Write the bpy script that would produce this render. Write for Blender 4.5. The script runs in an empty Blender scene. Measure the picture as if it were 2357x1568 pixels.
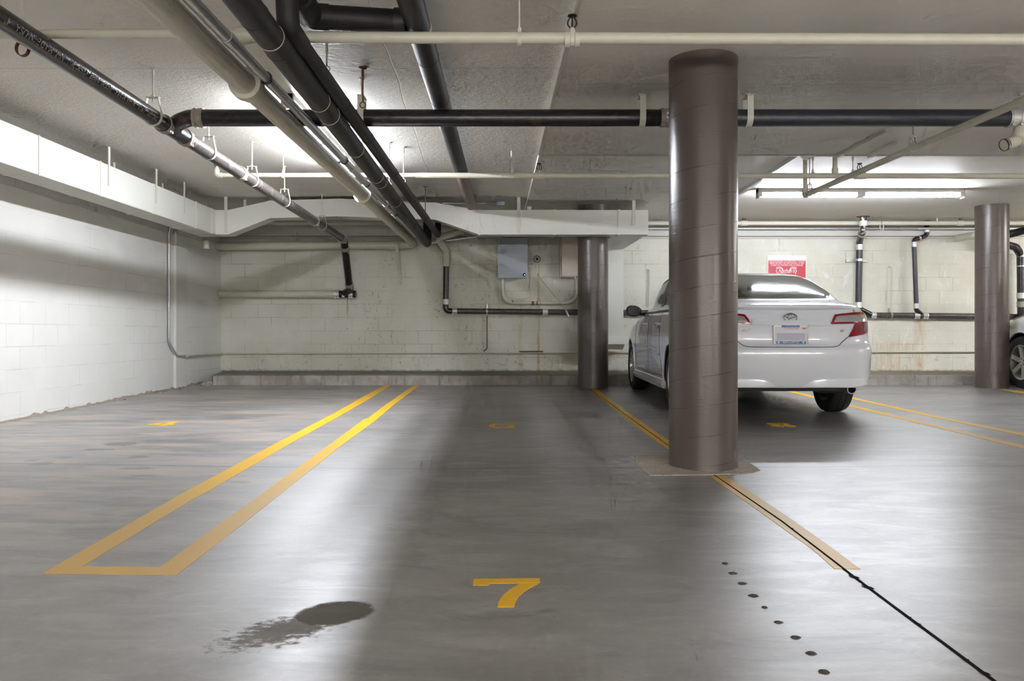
# Underground parking bay: everything is built here from mesh code and node materials.
LAMP = 350.0
FLOOR_ROUGH, FLOOR_SPEC = .40, 1.0
FLOOR_IOR = 2.15
EXPOSURE = 0.0
HANG = 1.75                            # top of the unseen fill lights added behind the viewer
FILL_LIGHTS = ((4.9, -1.0, (1, 0, 0), 'unseen fill strip light added low behind the viewer, on the right'), (-1.0, -2.4, (1, 0, 0), 'unseen fill strip light added low behind the viewer, on the left'),
                 (2.2, -3.8, (1, 0, 0), 'unseen fill strip light added low, far behind the viewer'), (9.9, 4.5, (1, 0, 0), 'unseen fill strip light added on the ceiling right of the view, level with the nearest column'), (10.4, 10.3, (1, 0, 0), 'unseen fill strip light added on the ceiling right of the view, above the SUV'))  # unseen fill lamps, added to brighten ceiling, floor and car
import bpy, bmesh, math, random
from mathutils import Vector, Matrix
random.seed(7)
PI = math.pi
SC = bpy.context.scene
COL = SC.collection
F, CX, CY, HC, SL = 1890.0, 1172.0, 768.0, 0.926, 0.01376   # focal px, principal point, eye height, floor slope

def P(px, py, Y):                      # where a sight line meets depth Y
    return Vector(((px-CX)*Y/F, Y, HC-(py-CY)*Y/F))
def FL(px, py):                        # where a sight line meets the sloped floor
    Y = F*HC/(py-CY+SL*F)
    return Vector(((px-CX)*Y/F, Y, SL*Y))
def fz(y): return SL*y
def panel_edge(y): return .383-.0195*(y-4.31)
CZL = 2.79                             # slab height over the left bays
def ceil_z(x, y):
    if x < panel_edge(y): return CZL
    return 2.68 if y < 8.05 else 2.74

# ---------------------------------------------------------------- materials
class NT:
    def __init__(s, name):
        s.m = bpy.data.materials.new(name); s.m.use_nodes = True
        s.t = s.m.node_tree; s.t.nodes.clear()
        s.out = s.t.nodes.new('ShaderNodeOutputMaterial')
    def n(s, kind, **kw):
        nd = s.t.nodes.new(kind)
        for k, v in kw.items():
            if k.startswith('i_'): s.put(nd.inputs[k[2:].replace('_', ' ')], v)
            else: setattr(nd, k, v)
        return nd
    def put(s, sock, v):
        if isinstance(v, bpy.types.NodeSocket): s.t.links.new(v, sock)
        else:
            if sock.type == 'RGBA' and len(v) == 3: v = (*v, 1)
            sock.default_value = v
    def math(s, op, a, b=0.0, c=0.0, clamp=False):
        nd = s.t.nodes.new('ShaderNodeMath'); nd.operation = op; nd.use_clamp = clamp
        s.put(nd.inputs[0], a); s.put(nd.inputs[1], b)
        if len(nd.inputs) > 2: s.put(nd.inputs[2], c)
        return nd.outputs[0]
    def mix(s, f, a, b, mode='MIX'):
        nd = s.t.nodes.new('ShaderNodeMix'); nd.data_type = 'RGBA'; nd.blend_type = mode
        s.put(nd.inputs[0], f); s.put(nd.inputs[6], a); s.put(nd.inputs[7], b)
        return nd.outputs[2]
    def noise(s, vec, scale, detail=4, rough=.55, dist=0):
        nd = s.t.nodes.new('ShaderNodeTexNoise')
        s.put(nd.inputs['Vector'], vec); nd.inputs['Scale'].default_value = scale
        nd.inputs['Detail'].default_value = detail; nd.inputs['Roughness'].default_value = rough
        nd.inputs['Distortion'].default_value = dist
        return nd.outputs['Fac']
    def ramp(s, v, a, b):              # smooth step a..b
        nd = s.t.nodes.new('ShaderNodeMapRange'); nd.interpolation_type = 'SMOOTHSTEP'
        s.put(nd.inputs[0], v); nd.inputs[1].default_value = a; nd.inputs[2].default_value = b
        return nd.outputs[0]
    def pos(s): return s.t.nodes.new('ShaderNodeNewGeometry').outputs['Position']
    def obj(s): return s.t.nodes.new('ShaderNodeTexCoord').outputs['Object']
    def sep(s, v):
        nd = s.t.nodes.new('ShaderNodeSeparateXYZ'); s.put(nd.inputs[0], v); return nd.outputs
    def comb(s, x, y, z):
        nd = s.t.nodes.new('ShaderNodeCombineXYZ')
        for i, v in enumerate((x, y, z)): s.put(nd.inputs[i], v)
        return nd.outputs[0]
    def scale(s, v, sc):
        nd = s.t.nodes.new('ShaderNodeVectorMath'); nd.operation = 'MULTIPLY'
        s.put(nd.inputs[0], v); nd.inputs[1].default_value = sc; return nd.outputs[0]
    def bump(s, h, strength=.3, dist=.01):
        nd = s.t.nodes.new('ShaderNodeBump'); s.put(nd.inputs['Height'], h)
        nd.inputs['Strength'].default_value = strength; nd.inputs['Distance'].default_value = dist
        return nd.outputs[0]
    def band(s, v, c, w, soft=None):   # 1 inside |v-c|<w
        d = s.math('ABSOLUTE', s.math('SUBTRACT', v, c))
        return s.math('SUBTRACT', 1.0, s.ramp(d, w*.6 if soft is None else max(0, w-soft), w if soft is None else w+soft))
    def bsdf(s, col, rough=.5, metal=0.0, normal=None, spec=.5, coat=0.0):
        b = s.t.nodes.new('ShaderNodeBsdfPrincipled')
        s.put(b.inputs['Base Color'], col); s.put(b.inputs['Roughness'], rough); s.put(b.inputs['Metallic'], metal)
        s.put(b.inputs['Specular IOR Level'], spec)
        if coat: b.inputs['Coat Weight'].default_value = coat; b.inputs['Coat Roughness'].default_value = .04
        if normal is not None: s.put(b.inputs['Normal'], normal)
        s.t.links.new(b.outputs[0], s.out.inputs[0]); return b

def simple(name, col, rough=.5, metal=0.0, var=.08, scale=14, bump=.0, spec=.5, coat=0.0, dirt=None, dirt_amt=.35):
    t = NT(name); v = t.pos()
    n = t.noise(v, scale, 5)
    c = t.mix(n, tuple(x*(1-var) for x in col), tuple(min(1, x*(1+var)) for x in col))
    if dirt:
        c = t.mix(t.math('MULTIPLY', t.ramp(t.noise(v, 5.5, 6, .65), .56, .72), dirt_amt), c, dirt)
    t.bsdf(c, rough, metal, t.bump(t.noise(v, scale*6, 3), bump, .004) if bump else None, spec, coat)
    return t.m
M = {}
BEIGE = (.62, .60, .50)
def make_materials():
    M['beige'] = simple('beige_paint', BEIGE, .38, dirt=(.35, .28, .18), dirt_amt=.22, scale=9)
    M['duct'] = simple('duct_paint', (.70, .695, .64), .42, var=.03, scale=5)
    M['iron'] = simple('black_iron', (.018, .017, .018), .22, var=.5, scale=22, bump=.25, dirt=(.10, .055, .035), dirt_amt=.5)
    M['iron_scuffed'] = simple('scuffed_iron', (.075, .065, .06), .27, var=.6, scale=30, bump=.35, dirt=(.20, .17, .15), dirt_amt=.6)
    M['iron_blue'] = simple('blue_black_iron', (.028, .031, .042), .36, var=.35, scale=20, bump=.3)
    M['rubber_foam'] = simple('foam_insulation', (.015, .0135, .0135), .52, var=.35, scale=10, bump=.35, spec=.32, dirt=(.035, .028, .025), dirt_amt=.5)
    M['foam_gap'] = simple('seam_tape', (.008, .008, .008), .6)
    M['brown_wrap'] = simple('brown_wrap', (.19, .14, .125), .5, var=.12, bump=.2)
    M['galv'] = simple('galvanised', (.50, .51, .52), .34, .6, var=.25, scale=25)
    M['steel_band'] = simple('steel_band', (.66, .65, .63), .30, .45, var=.35, scale=60, bump=.4)
    M['paint_band'] = simple('painted_band', (.36, .32, .27), .45, .2, var=.3, scale=40)
    M['strap'] = simple('strap_paint', (.60, .59, .52), .45, var=.06)
    M['rust'] = simple('rusty_rod', (.17, .075, .045), .7, .1, var=.4, scale=40)
    M['greybox'] = simple('grey_enamel', (.36, .40, .47), .36, .1, var=.05, bump=.05)
    M['tanbox'] = simple('tan_enamel', (.66, .585, .50), .4, var=.03)
    M['tanedge'] = simple('tan_edge', (.52, .47, .38), .45, var=.05)
    M['black'] = simple('matt_black', (.012, .012, .013), .5, var=.2)
    M['ink'] = simple('marker_ink', (.03, .03, .05), .6)
    M['stencil'] = simple('stencil_white', (.24, .235, .23), .5)
    M['plastic_white'] = simple('white_plastic', (.74, .74, .72), .4, var=.02)
    M['cable'] = simple('cable_white', (.70, .69, .62), .5, var=.03)
    M['clear_grey'] = simple('clear_grey_tip', (.42, .44, .52), .2, var=.1)
    M['fixture'] = simple('fixture_enamel', (.78, .77, .73), .4, var=.02)
    M['raceway'] = simple('raceway_paint', (.66, .65, .59), .4, var=.03)
    # lamp glass
    t = NT('lamp_tube'); e = t.n('ShaderNodeEmission', i_Color=(.885, .925, 1.0), i_Strength=LAMP)
    t.t.links.new(e.outputs[0], t.out.inputs[0]); M['tube'] = t.m
    t = NT('fill_lamp_tube_warm'); e = t.n('ShaderNodeEmission', i_Color=(1.0, .965, .925), i_Strength=LAMP)  # warm tubes used only in the added fill lights
    t.t.links.new(e.outputs[0], t.out.inputs[0]); M['fill_tube_warm'] = t.m
    # car
    M['car_white'] = simple('white_car_paint', (.79, .82, .89), .25, var=.01, coat=1.0, scale=2)
    M['suv_paint'] = simple('pale_car_paint', (.60, .61, .60), .3, var=.01, coat=1.0, scale=2)
    M['seam'] = simple('panel_gap', (.06, .06, .065), .6)
    M['trim_black'] = simple('black_trim', (.012, .012, .013), .35, var=.1)
    M['under'] = simple('underbody', (.010, .010, .011), .7, var=.3)
    M['tyre'] = simple('tyre_rubber', (.013, .013, .014), .62, var=.2, bump=.15)
    M['alloy'] = simple('alloy_wheel', (.55, .55, .56), .28, .75, var=.05)
    M['suv_alloy'] = simple('warm_alloy', (.62, .59, .54), .3, .6, var=.05)
    M['wheel_dark'] = simple('wheel_dark', (.05, .05, .055), .4, .4)
    M['chrome'] = simple('chrome', (.80, .81, .83), .1, 1.0, var=.03)
    M['badge'] = simple('badge_grey', (.30, .30, .32), .25, .8)
    M['seat'] = simple('seat_cloth', (.055, .055, .055), .8, var=.15)
    M['red_lens'] = simple('red_lens', (.27, .003, .012), .16, var=.15, coat=.4, scale=40)
    M['deep_red'] = simple('deep_red_lens', (.17, .003, .009), .16, var=.4, coat=.4, scale=60)
    M['amber'] = simple('amber_lens', (.65, .30, .06), .15, coat=1.0)
    t = NT('clear_lens'); x = t.sep(t.obj())
    w = t.n('ShaderNodeTexWave', i_Scale=38.0, i_Distortion=2.5); t.put(w.inputs[0], t.obj())
    t.bsdf(t.mix(w.outputs['Fac'], (.28, .28, .29), (.85, .85, .86)), .14, .55, None, .5, 1.0); M['clear_lens'] = t.m
    for nm, tint, base in (('glass', (.62, .72, .67), 1.5), ('glass_side', (.55, .60, .58), 1.5)):
        t = NT('car_'+nm)
        tr = t.n('ShaderNodeBsdfTransparent', i_Color=tint); gl = t.n('ShaderNodeBsdfGlossy', i_Color=(.95, .98, .97), i_Roughness=.07)
        fr = t.n('ShaderNodeFresnel', i_IOR=1.75); mx = t.n('ShaderNodeMixShader')
        t.put(mx.inputs[0], t.math('ADD', t.math('MULTIPLY', fr.outputs[0], 1.1), .05, clamp=True))
        t.t.links.new(tr.outputs[0], mx.inputs[1]); t.t.links.new(gl.outputs[0], mx.inputs[2]); t.t.links.new(mx.outputs[0], t.out.inputs[0])
        M[nm] = t.m
    M['plate_white'] = simple('plate_white', (.72, .73, .80), .35, var=.02)
    M['plate_blur'] = simple('plate_lavender', (.50, .50, .62), .4, var=.12, scale=6)
    M['ucla_blue'] = simple('frame_blue', (.035, .16, .48), .35)
    M['ucla_gold'] = simple('frame_gold', (.85, .62, .12), .35)
    M['script_red'] = simple('script_red', (.72, .18, .20), .5)
    M['sign_red'] = simple('sign_red', (.50, .012, .035), .35, var=.05)
    M['sign_white'] = simple('sign_white', (.84, .85, .90), .35, var=.01)
    M['sign_ink'] = simple('sign_letter_pink', (.90, .70, .72), .4)
    M['crack'] = simple('open_joint', (.008, .007, .007), .9, spec=.05)
    M['sticker_blue'] = simple('sticker_blue', (.05, .13, .45), .4)
    M['rough_grout'] = grout_mat()
    M['column'] = column_mat()
    M['floor'] = floor_mat(); M['ceil'] = ceiling_mat(False); M['panel'] = ceiling_mat(True)
    M['wall_b'] = block_mat('back_wall_block', 'x'); M['wall_l'] = block_mat('left_wall_block', 'y')
    M['curb'] = curb_mat(); M['yellow'] = line_mat('yellow_line_paint', 0); M['yellow2'] = line_mat('yellow_number_paint', 1)
    M['dirt'] = simple('loose_dirt', (.31, .265, .225), .9, var=.5, scale=60, bump=.8)
    M['fleck'] = simple('dried_mud', (.05, .043, .036), .9, var=.4, scale=90, bump=.6)
    M['wall_plain'] = simple('plain_wall_paint', (.60, .59, .54), .6, var=.05, scale=3)
    M['pilaster'] = simple('pilaster_paint', (.70, .70, .655), .55, var=.04, scale=6, bump=.2)

def grout_mat():
    t = NT('rough_grout'); v = t.pos()
    n = t.noise(v, 9, 6, .7); n2 = t.noise(v, 55, 4, .7)
    c = t.mix(n, (.23, .195, .16), (.48, .43, .37)); c = t.mix(t.ramp(n2, .55, .7), c, (.55, .52, .48))
    t.bsdf(c, .85, 0, t.bump(n2, .7, .01)); return t.m

def column_mat():
    t = NT('column_paint'); v = t.obj(); x, y, z = t.sep(v)
    a = t.math('DIVIDE', t.math('ARCTAN2', y, x), 2*PI)
    u = t.math('FRACT', t.math('ADD', t.math('ADD', t.math('DIVIDE', z, .186), t.math('MULTIPLY', a, -1.0)), 20.0))
    wob = t.math('MULTIPLY', t.math('SUBTRACT', t.noise(v, 6, 2), .5), .10)
    line = t.band(t.math('ADD', u, wob), .5, .022)
    line = t.math('MULTIPLY', line, t.ramp(t.noise(v, 7, 3), .36, .60))
    n = t.noise(v, 3.2, 5)
    c = t.mix(n, (.078, .060, .053), (.102, .080, .072))
    c = t.mix(t.math('MULTIPLY', line, .8), c, (.035, .028, .026))
    c = t.mix(t.math('MULTIPLY', t.ramp(t.noise(v, 16, 5, .7), .66, .74), .6), c, (.06, .05, .047))
    fine = t.noise(t.scale(v, (30, 30, 90)), 1.0, 3)
    h = t.math('ADD', t.math('MULTIPLY', line, -1.2), t.math('MULTIPLY', fine, .35))
    t.bsdf(c, t.math('ADD', .25, t.math('MULTIPLY', n, .12)), 0, t.bump(h, .35, .006), .55); return t.m

def floor_mat():
    t = NT('sealed_concrete'); v = t.pos(); x, y, z = t.sep(v)
    flat = t.comb(x, y, 0.0)
    big = t.noise(t.scale(flat, (.6, 1.1, 1)), 1.0, 6, .6, .6)
    mid = t.noise(t.scale(flat, (2.2, 6.5, 1)), 1.0, 5, .65, .8)
    fine = t.noise(flat, 30, 4, .7)
    c = t.mix(t.ramp(big, .3, .7), (.108, .102, .096), (.222, .214, .207))
    c = t.mix(t.math('MULTIPLY', t.ramp(mid, .45, .66), .6), c, (.285, .28, .28))
    c = t.mix(t.math('MULTIPLY', t.ramp(t.noise(t.scale(flat, (1.3, 3.5, 1)), 1.7, 4, .7, 1.2), .53, .70), .6), c, (.075, .07, .066))
    c = t.mix(t.math('MULTIPLY', t.math('SUBTRACT', fine, .5), .5), c, (.45, .44, .42), 'ADD')
    # warm, rust-tinged wear on the left bays, lightened to paint in strip-light glow
    left = t.math('MULTIPLY', t.ramp(t.math('MULTIPLY', x, -1.0), .2, 2.6), t.ramp(y, 2.5, 4.2))
    c = t.mix(t.math('MULTIPLY', left, t.math('MULTIPLY', t.ramp(t.noise(t.scale(flat, (.9, 3.2, 1)), 1.4, 5, .6, .6), .42, .66), .8)), c, (.40, .315, .26))
    streak = t.ramp(t.noise(t.scale(flat, (2.2, 13, 1)), 1.0, 5, .7), .64, .72)
    c = t.mix(t.math('MULTIPLY', t.math('MULTIPLY', streak, left), .7), c, (.085, .065, .06))
    # small black specks
    sp = t.n('ShaderNodeTexVoronoi', i_Scale=6.0); t.put(sp.inputs['Vector'], flat)
    speck = t.math('MULTIPLY', t.math('SUBTRACT', 1.0, t.ramp(sp.outputs['Distance'], .02, .045)), t.ramp(t.noise(flat, 3.1, 2), .5, .6))
    c = t.mix(t.math('MULTIPLY', speck, .75), c, (.035, .032, .03))
    # damp oil patch with a mottled tail
    wob = t.math('MULTIPLY', t.math('SUBTRACT', t.noise(t.scale(flat, (24, 34, 1)), 1.0, 4, .72), .5), 1.5)
    def vm(op, p, q):
        nd = t.t.nodes.new('ShaderNodeVectorMath'); nd.operation = op; t.put(nd.inputs[0], p)
        if q is not None: nd.inputs[1].default_value = q
        return nd.outputs['Value' if op in ('LENGTH', 'DOT_PRODUCT') else 'Vector']
    def blob(cx, cy, ax, ay, rot, k=1.0):
        d = vm('SUBTRACT', flat, (cx, cy, 0))
        if rot:
            ca, sa = math.cos(rot), math.sin(rot)
            d = t.comb(vm('DOT_PRODUCT', d, (ca/ax, sa/ax, 0)), vm('DOT_PRODUCT', d, (-sa/ay, ca/ay, 0)), 0.0)
        else: d = vm('MULTIPLY', d, (1/ax, 1/ay, 0))
        return t.math('MULTIPLY_ADD', wob, k, vm('LENGTH', d, None))
    core = t.math('SUBTRACT', 1.0, t.ramp(blob(-.555, 2.615, .135, .105, .55, .35), .85, 1.05))
    tail = t.math('MULTIPLY', t.math('SUBTRACT', 1.0, t.ramp(blob(-.675, 2.47, .23, .11, .72, 2.0), .45, 1.05)), .75)
    spot = t.math('MULTIPLY', t.math('SUBTRACT', 1.0, t.ramp(blob(-2.95, 6.25, .14, .10, 0, .7), .7, 1.1)), .8)
    spot2 = t.math('MULTIPLY', t.math('SUBTRACT', 1.0, t.ramp(blob(-2.99, 5.98, .12, .05, 0, .9), .7, 1.1)), .55)
    stain = t.math('MAXIMUM', t.math('MAXIMUM', core, tail), t.math('MAXIMUM', spot, spot2))
    c = t.mix(t.math('MULTIPLY', stain, .85), c, (.115, .108, .098))
    # fine saw-cut joint across the bays and small oil pool under the wall bay
    xs = t.math('ADD', x, .745)
    jy = t.math('SUBTRACT', t.math('SUBTRACT', y, t.math('MULTIPLY', t.math('MAXIMUM', t.math('MULTIPLY', xs, -1.0), 0.0), .0846)), t.math('MULTIPLY', t.math('MAXIMUM', xs, 0.0), .030))
    joint = t.band(jy, 5.18, .017)
    c = t.mix(t.math('MULTIPLY', joint, t.math('ADD', .55, t.math('MULTIPLY', t.noise(flat, 4, 3), .5))), c, (.03, .027, .025))
    marks = None
    for mx, my, ax_, ay_ in ((-3.06, 5.37, .075, .085), (-2.35, 5.20, .13, .05), (-2.55, 5.65, .08, .06), (-3.05, 5.62, .07, .05), (-3.2, 5.50, .05, .05), (-1.72, 5.55, .06, .05), (-1.56, 4.75, .07, .04), (-.8, 4.42, .05, .03), (-2.2, 4.95, .10, .03)):
        k = t.math('SUBTRACT', 1.0, t.ramp(blob(mx, my, ax_, ay_, 0, 1.1), .6, 1.15)); marks = k if marks is None else t.math('MAXIMUM', marks, k)
    c = t.mix(t.math('MULTIPLY', marks, .7), c, (.075, .065, .065))
    pool = t.math('SUBTRACT', 1.0, t.ramp(blob(-2.9, 11.4, .8, .25, .0, .8), .5, 1.2))
    c = t.mix(t.math('MULTIPLY', pool, .6), c, (.06, .055, .05))
    rough = t.math('ADD', FLOOR_ROUGH, t.math('MULTIPLY', t.ramp(mid, .3, .7), -.05))
    rough = t.math('ADD', rough, t.math('MULTIPLY', stain, .45), clamp=True)
    spec = t.math('SUBTRACT', FLOOR_SPEC, t.math('MULTIPLY', stain, FLOOR_SPEC-.03))
    h = t.math('ADD', t.math('MULTIPLY', fine, .4), t.math('MULTIPLY', mid, .6))
    t.bsdf(c, rough, 0, t.bump(h, .08, .006), spec).inputs['IOR'].default_value = FLOOR_IOR; return t.m

def ceiling_mat(panel):
    t = NT('ceiling_panel_paint' if panel else 'ceiling_paint'); v = t.pos(); x, y, z = t.sep(v)
    big = t.noise(v, .9, 5, .6); spk = t.noise(t.scale(v, (22, 45, 1)), 1.0, 5, .72)
    c = t.mix(t.ramp(big, .3, .7), (.74, .705, .64), (.82, .79, .73))
    zone = t.ramp(t.noise(v, 1.3, 4), .46, .66)
    c = t.mix(t.math('MULTIPLY', t.math('MULTIPLY', t.ramp(spk, .60, .70), zone), .55), c, (.24, .20, .15))
    seam = t.math('MAXIMUM', t.band(t.math('ADD', y, t.math('MULTIPLY', t.noise(v, .7, 2), .02)), 5.78, .006), t.band(y, 10.25, .006))
    wv = t.math('MULTIPLY', t.noise(v, 1.1, 2), .05)
    for cxx, tilt in (() if panel else ((-3.05, .012), (-1.98, -.01), (-.62, .03), (3.6, 0), (6.1, 0))):
        seam = t.math('MAXIMUM', seam, t.math('MULTIPLY', t.band(t.math('ADD', x, t.math('MULTIPLY_ADD', y, tilt, wv)), cxx, .005), .7))
    c = t.mix(t.math('MULTIPLY', seam, .55), c, (.30, .265, .21))
    h = t.math('ADD', t.noise(v, 26, 4, .6), t.math('MULTIPLY', seam, -1.5))
    t.bsdf(c, .55, 0, t.bump(h, .30 if not panel else .15, .012), .35); return t.m

def block_mat(name, ax):
    t = NT(name); v = t.pos(); x, y, z = t.sep(v)
    back = ax == 'x'
    u = x if back else y
    zz = t.math('SUBTRACT', z, .1025 if back else .150)
    br = t.n('ShaderNodeTexBrick', offset=.5, i_Scale=1.0, i_Mortar_Size=.0045, i_Mortar_Smooth=.35)
    br.inputs['Brick Width'].default_value = .434; br.inputs['Row Height'].default_value = .217
    for k, cc in (('Color1', (.46,)*3), ('Color2', (.54,)*3), ('Mortar', (0.,)*3)): br.inputs[k].default_value = (*cc, 1)
    wv = t.comb(t.math('ADD', u, 40.1), t.math('ADD', zz, 4.34), 0.0); t.put(br.inputs['Vector'], wv)
    f = br.outputs['Fac']
    tone = t.sep(br.outputs['Color'])[0]
    big = t.noise(v, .8, 5, .6)
    a, b = ((.60, .585, .49), (.72, .71, .63)) if back else ((.70, .695, .65), (.77, .765, .73))
    c = t.mix(t.ramp(big, .3, .7), a, b)
    c = t.mix(t.math('MULTIPLY', t.math('SUBTRACT', tone, .5), .3), c, (1, 1, 1), 'ADD')
    c = t.mix(t.math('MULTIPLY', f, t.math('MULTIPLY', t.ramp(t.noise(v, 1.7, 3), .42, .64), .55 if back else .30)), c, (.22, .20, .15))
    if back:
        # mould freckles and rust runs
        zone = t.math('MULTIPLY', t.ramp(t.noise(v, 1.3, 4), .42, .56), t.math('SUBTRACT', 1.0, t.ramp(t.math('ABSOLUTE', t.math('SUBTRACT', x, -.4)), 1.4, 3.4)))
        c = t.mix(t.math('MULTIPLY', t.math('MULTIPLY', t.ramp(t.noise(t.scale(v, (1, 1, .8)), 15, 7, .78), .56, .66), zone), .75), c, (.15, .135, .10))
        ochre = t.math('MULTIPLY', t.band(x, -.3, .9, .5), t.ramp(z, 1.6, 2.3))
        c = t.mix(t.math('MULTIPLY', t.math('MULTIPLY', ochre, t.ramp(t.noise(v, 4, 5), .45, .65)), .4), c, (.33, .27, .15))
        nx = t.math('ADD', x, t.math('MULTIPLY', t.math('SUBTRACT', t.noise(v, 6, 2), .5), .03)); nz = t.ramp(t.noise(t.scale(v, (30, 1, 2.5)), 1.0, 3), .3, .6)
        for (xs, z0, z1, w, am) in ((.475, .35, 1.95, .018, .65), (.20, .30, 1.5, .02, .3), (.16, .30, 1.1, .018, .3), (1.06, 1.0, 2.0, .012, .4), (.34, 1.2, 1.9, .012, .4), (-2.63, 1.25, 1.52, .012, .8), (6.66, .35, 1.2, .06, .5), (6.2, .3, .8, .35, .35), (.9, .3, .6, .3, .2)):
            run = t.math('MULTIPLY', t.band(nx, xs, w, w), t.math('MULTIPLY', t.ramp(z, z0-.15, z0+.1), t.math('SUBTRACT', 1.0, t.ramp(z, z1-.05, z1+.02))))
            run = t.math('MULTIPLY', run, nz)
            c = t.mix(t.math('MULTIPLY', run, am), c, (.46, .27, .08))
        # white efflorescence on the right
        eff = t.math('MULTIPLY', t.ramp(t.noise(t.scale(v, (1, 1, .55)), 4.5, 5, .75, .5), .57, .67), t.ramp(x, 2.0, 3.2))
        c = t.mix(t.math('MULTIPLY', eff, .7), c, (.78, .78, .80))
        low = t.math('SUBTRACT', 1.0, t.ramp(z, .45, .85))
        lump = t.math('MULTIPLY', low, t.noise(v, 13, 6, .7))
        c = t.mix(t.math('MULTIPLY', t.math('MULTIPLY', low, t.ramp(t.noise(v, 11, 6, .75), .56, .66)), .45), c, (.20, .18, .14))
        c = t.mix(t.math('MULTIPLY', t.math('SUBTRACT', 1.0, t.ramp(t.math('ADD', z, t.math('MULTIPLY', t.noise(v, 9, 4), .08)), .345, .395)), .7), c, (.09, .08, .06))
    else:
        c = t.mix(t.math('MULTIPLY', t.ramp(t.noise(v, 9, 6, .75), .64, .74), .35), c, (.34, .33, .25))
        lump = 0.0
    h = t.math('ADD', t.math('MULTIPLY', f, -.8), t.math('ADD', t.math('MULTIPLY', t.noise(v, 34, 5, .65), .5), t.math('MULTIPLY', lump, 3.0)))
    t.bsdf(c, .5 if back else .42, 0, t.bump(h, .45 if back else .30, .008), .4); return t.m

def curb_mat():
    t = NT('stained_curb'); v = t.pos(); x, y, z = t.sep(v)
    n = t.noise(v, 3, 6, .65); c = t.mix(t.ramp(n, .3, .7), (.25, .225, .20), (.42, .395, .365))
    run = t.noise(t.scale(v, (16, 1, 1.6)), 1.0, 6, .65)
    c = t.mix(t.math('MULTIPLY', t.ramp(run, .52, .68), .6), c, (.13, .10, .075))
    rust = t.math('MULTIPLY', t.ramp(t.noise(t.scale(v, (5, 1, .5)), 1.0, 5, .6), .56, .70), .75)
    c = t.mix(rust, c, (.34, .20, .10))
    top = t.ramp(z, .305, .314)
    c = t.mix(t.math('MULTIPLY', top, .75), c, (.21, .17, .125))
    t.bsdf(c, .8, 0, t.bump(t.noise(v, 40, 5, .7), .6, .008)); return t.m

def line_mat(name, kind):
    t = NT(name); v = t.pos(); x, y, z = t.sep(v)
    n = t.noise(v, 22, 6, .75); n2 = t.noise(t.scale(v, (1.5, 1.5, 1)), 2.0, 4)
    fresh = t.mix(n2, (.70, .38, .010), (.80, .47, .015))
    if kind == 0:
        fade_glare = t.math('SUBTRACT', 1.0, t.ramp(t.math('ADD', y, t.math('ADD', t.math('MULTIPLY', t.noise(v, 3, 3), .6), t.math('MULTIPLY', t.math('MAXIMUM', x, -1.4), -.55))), 4.9, 6.5))  # worn near ends; the rightward shift also paints in pale reflected light
        c = t.mix(t.math('MULTIPLY', fade_glare, .60), fresh, (.50, .35, .17))
        c = t.mix(t.math('MULTIPLY', t.ramp(n, .60, .74), t.math('ADD', .25, t.math('MULTIPLY', fade_glare, .35))), c, (.30, .26, .22))
    else:
        c = t.mix(t.math('MULTIPLY', t.ramp(n, .60, .74), .30), fresh, (.36, .27, .13))
    t.bsdf(c, .42, 0, t.bump(n, .1, .002), .5); return t.m

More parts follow.
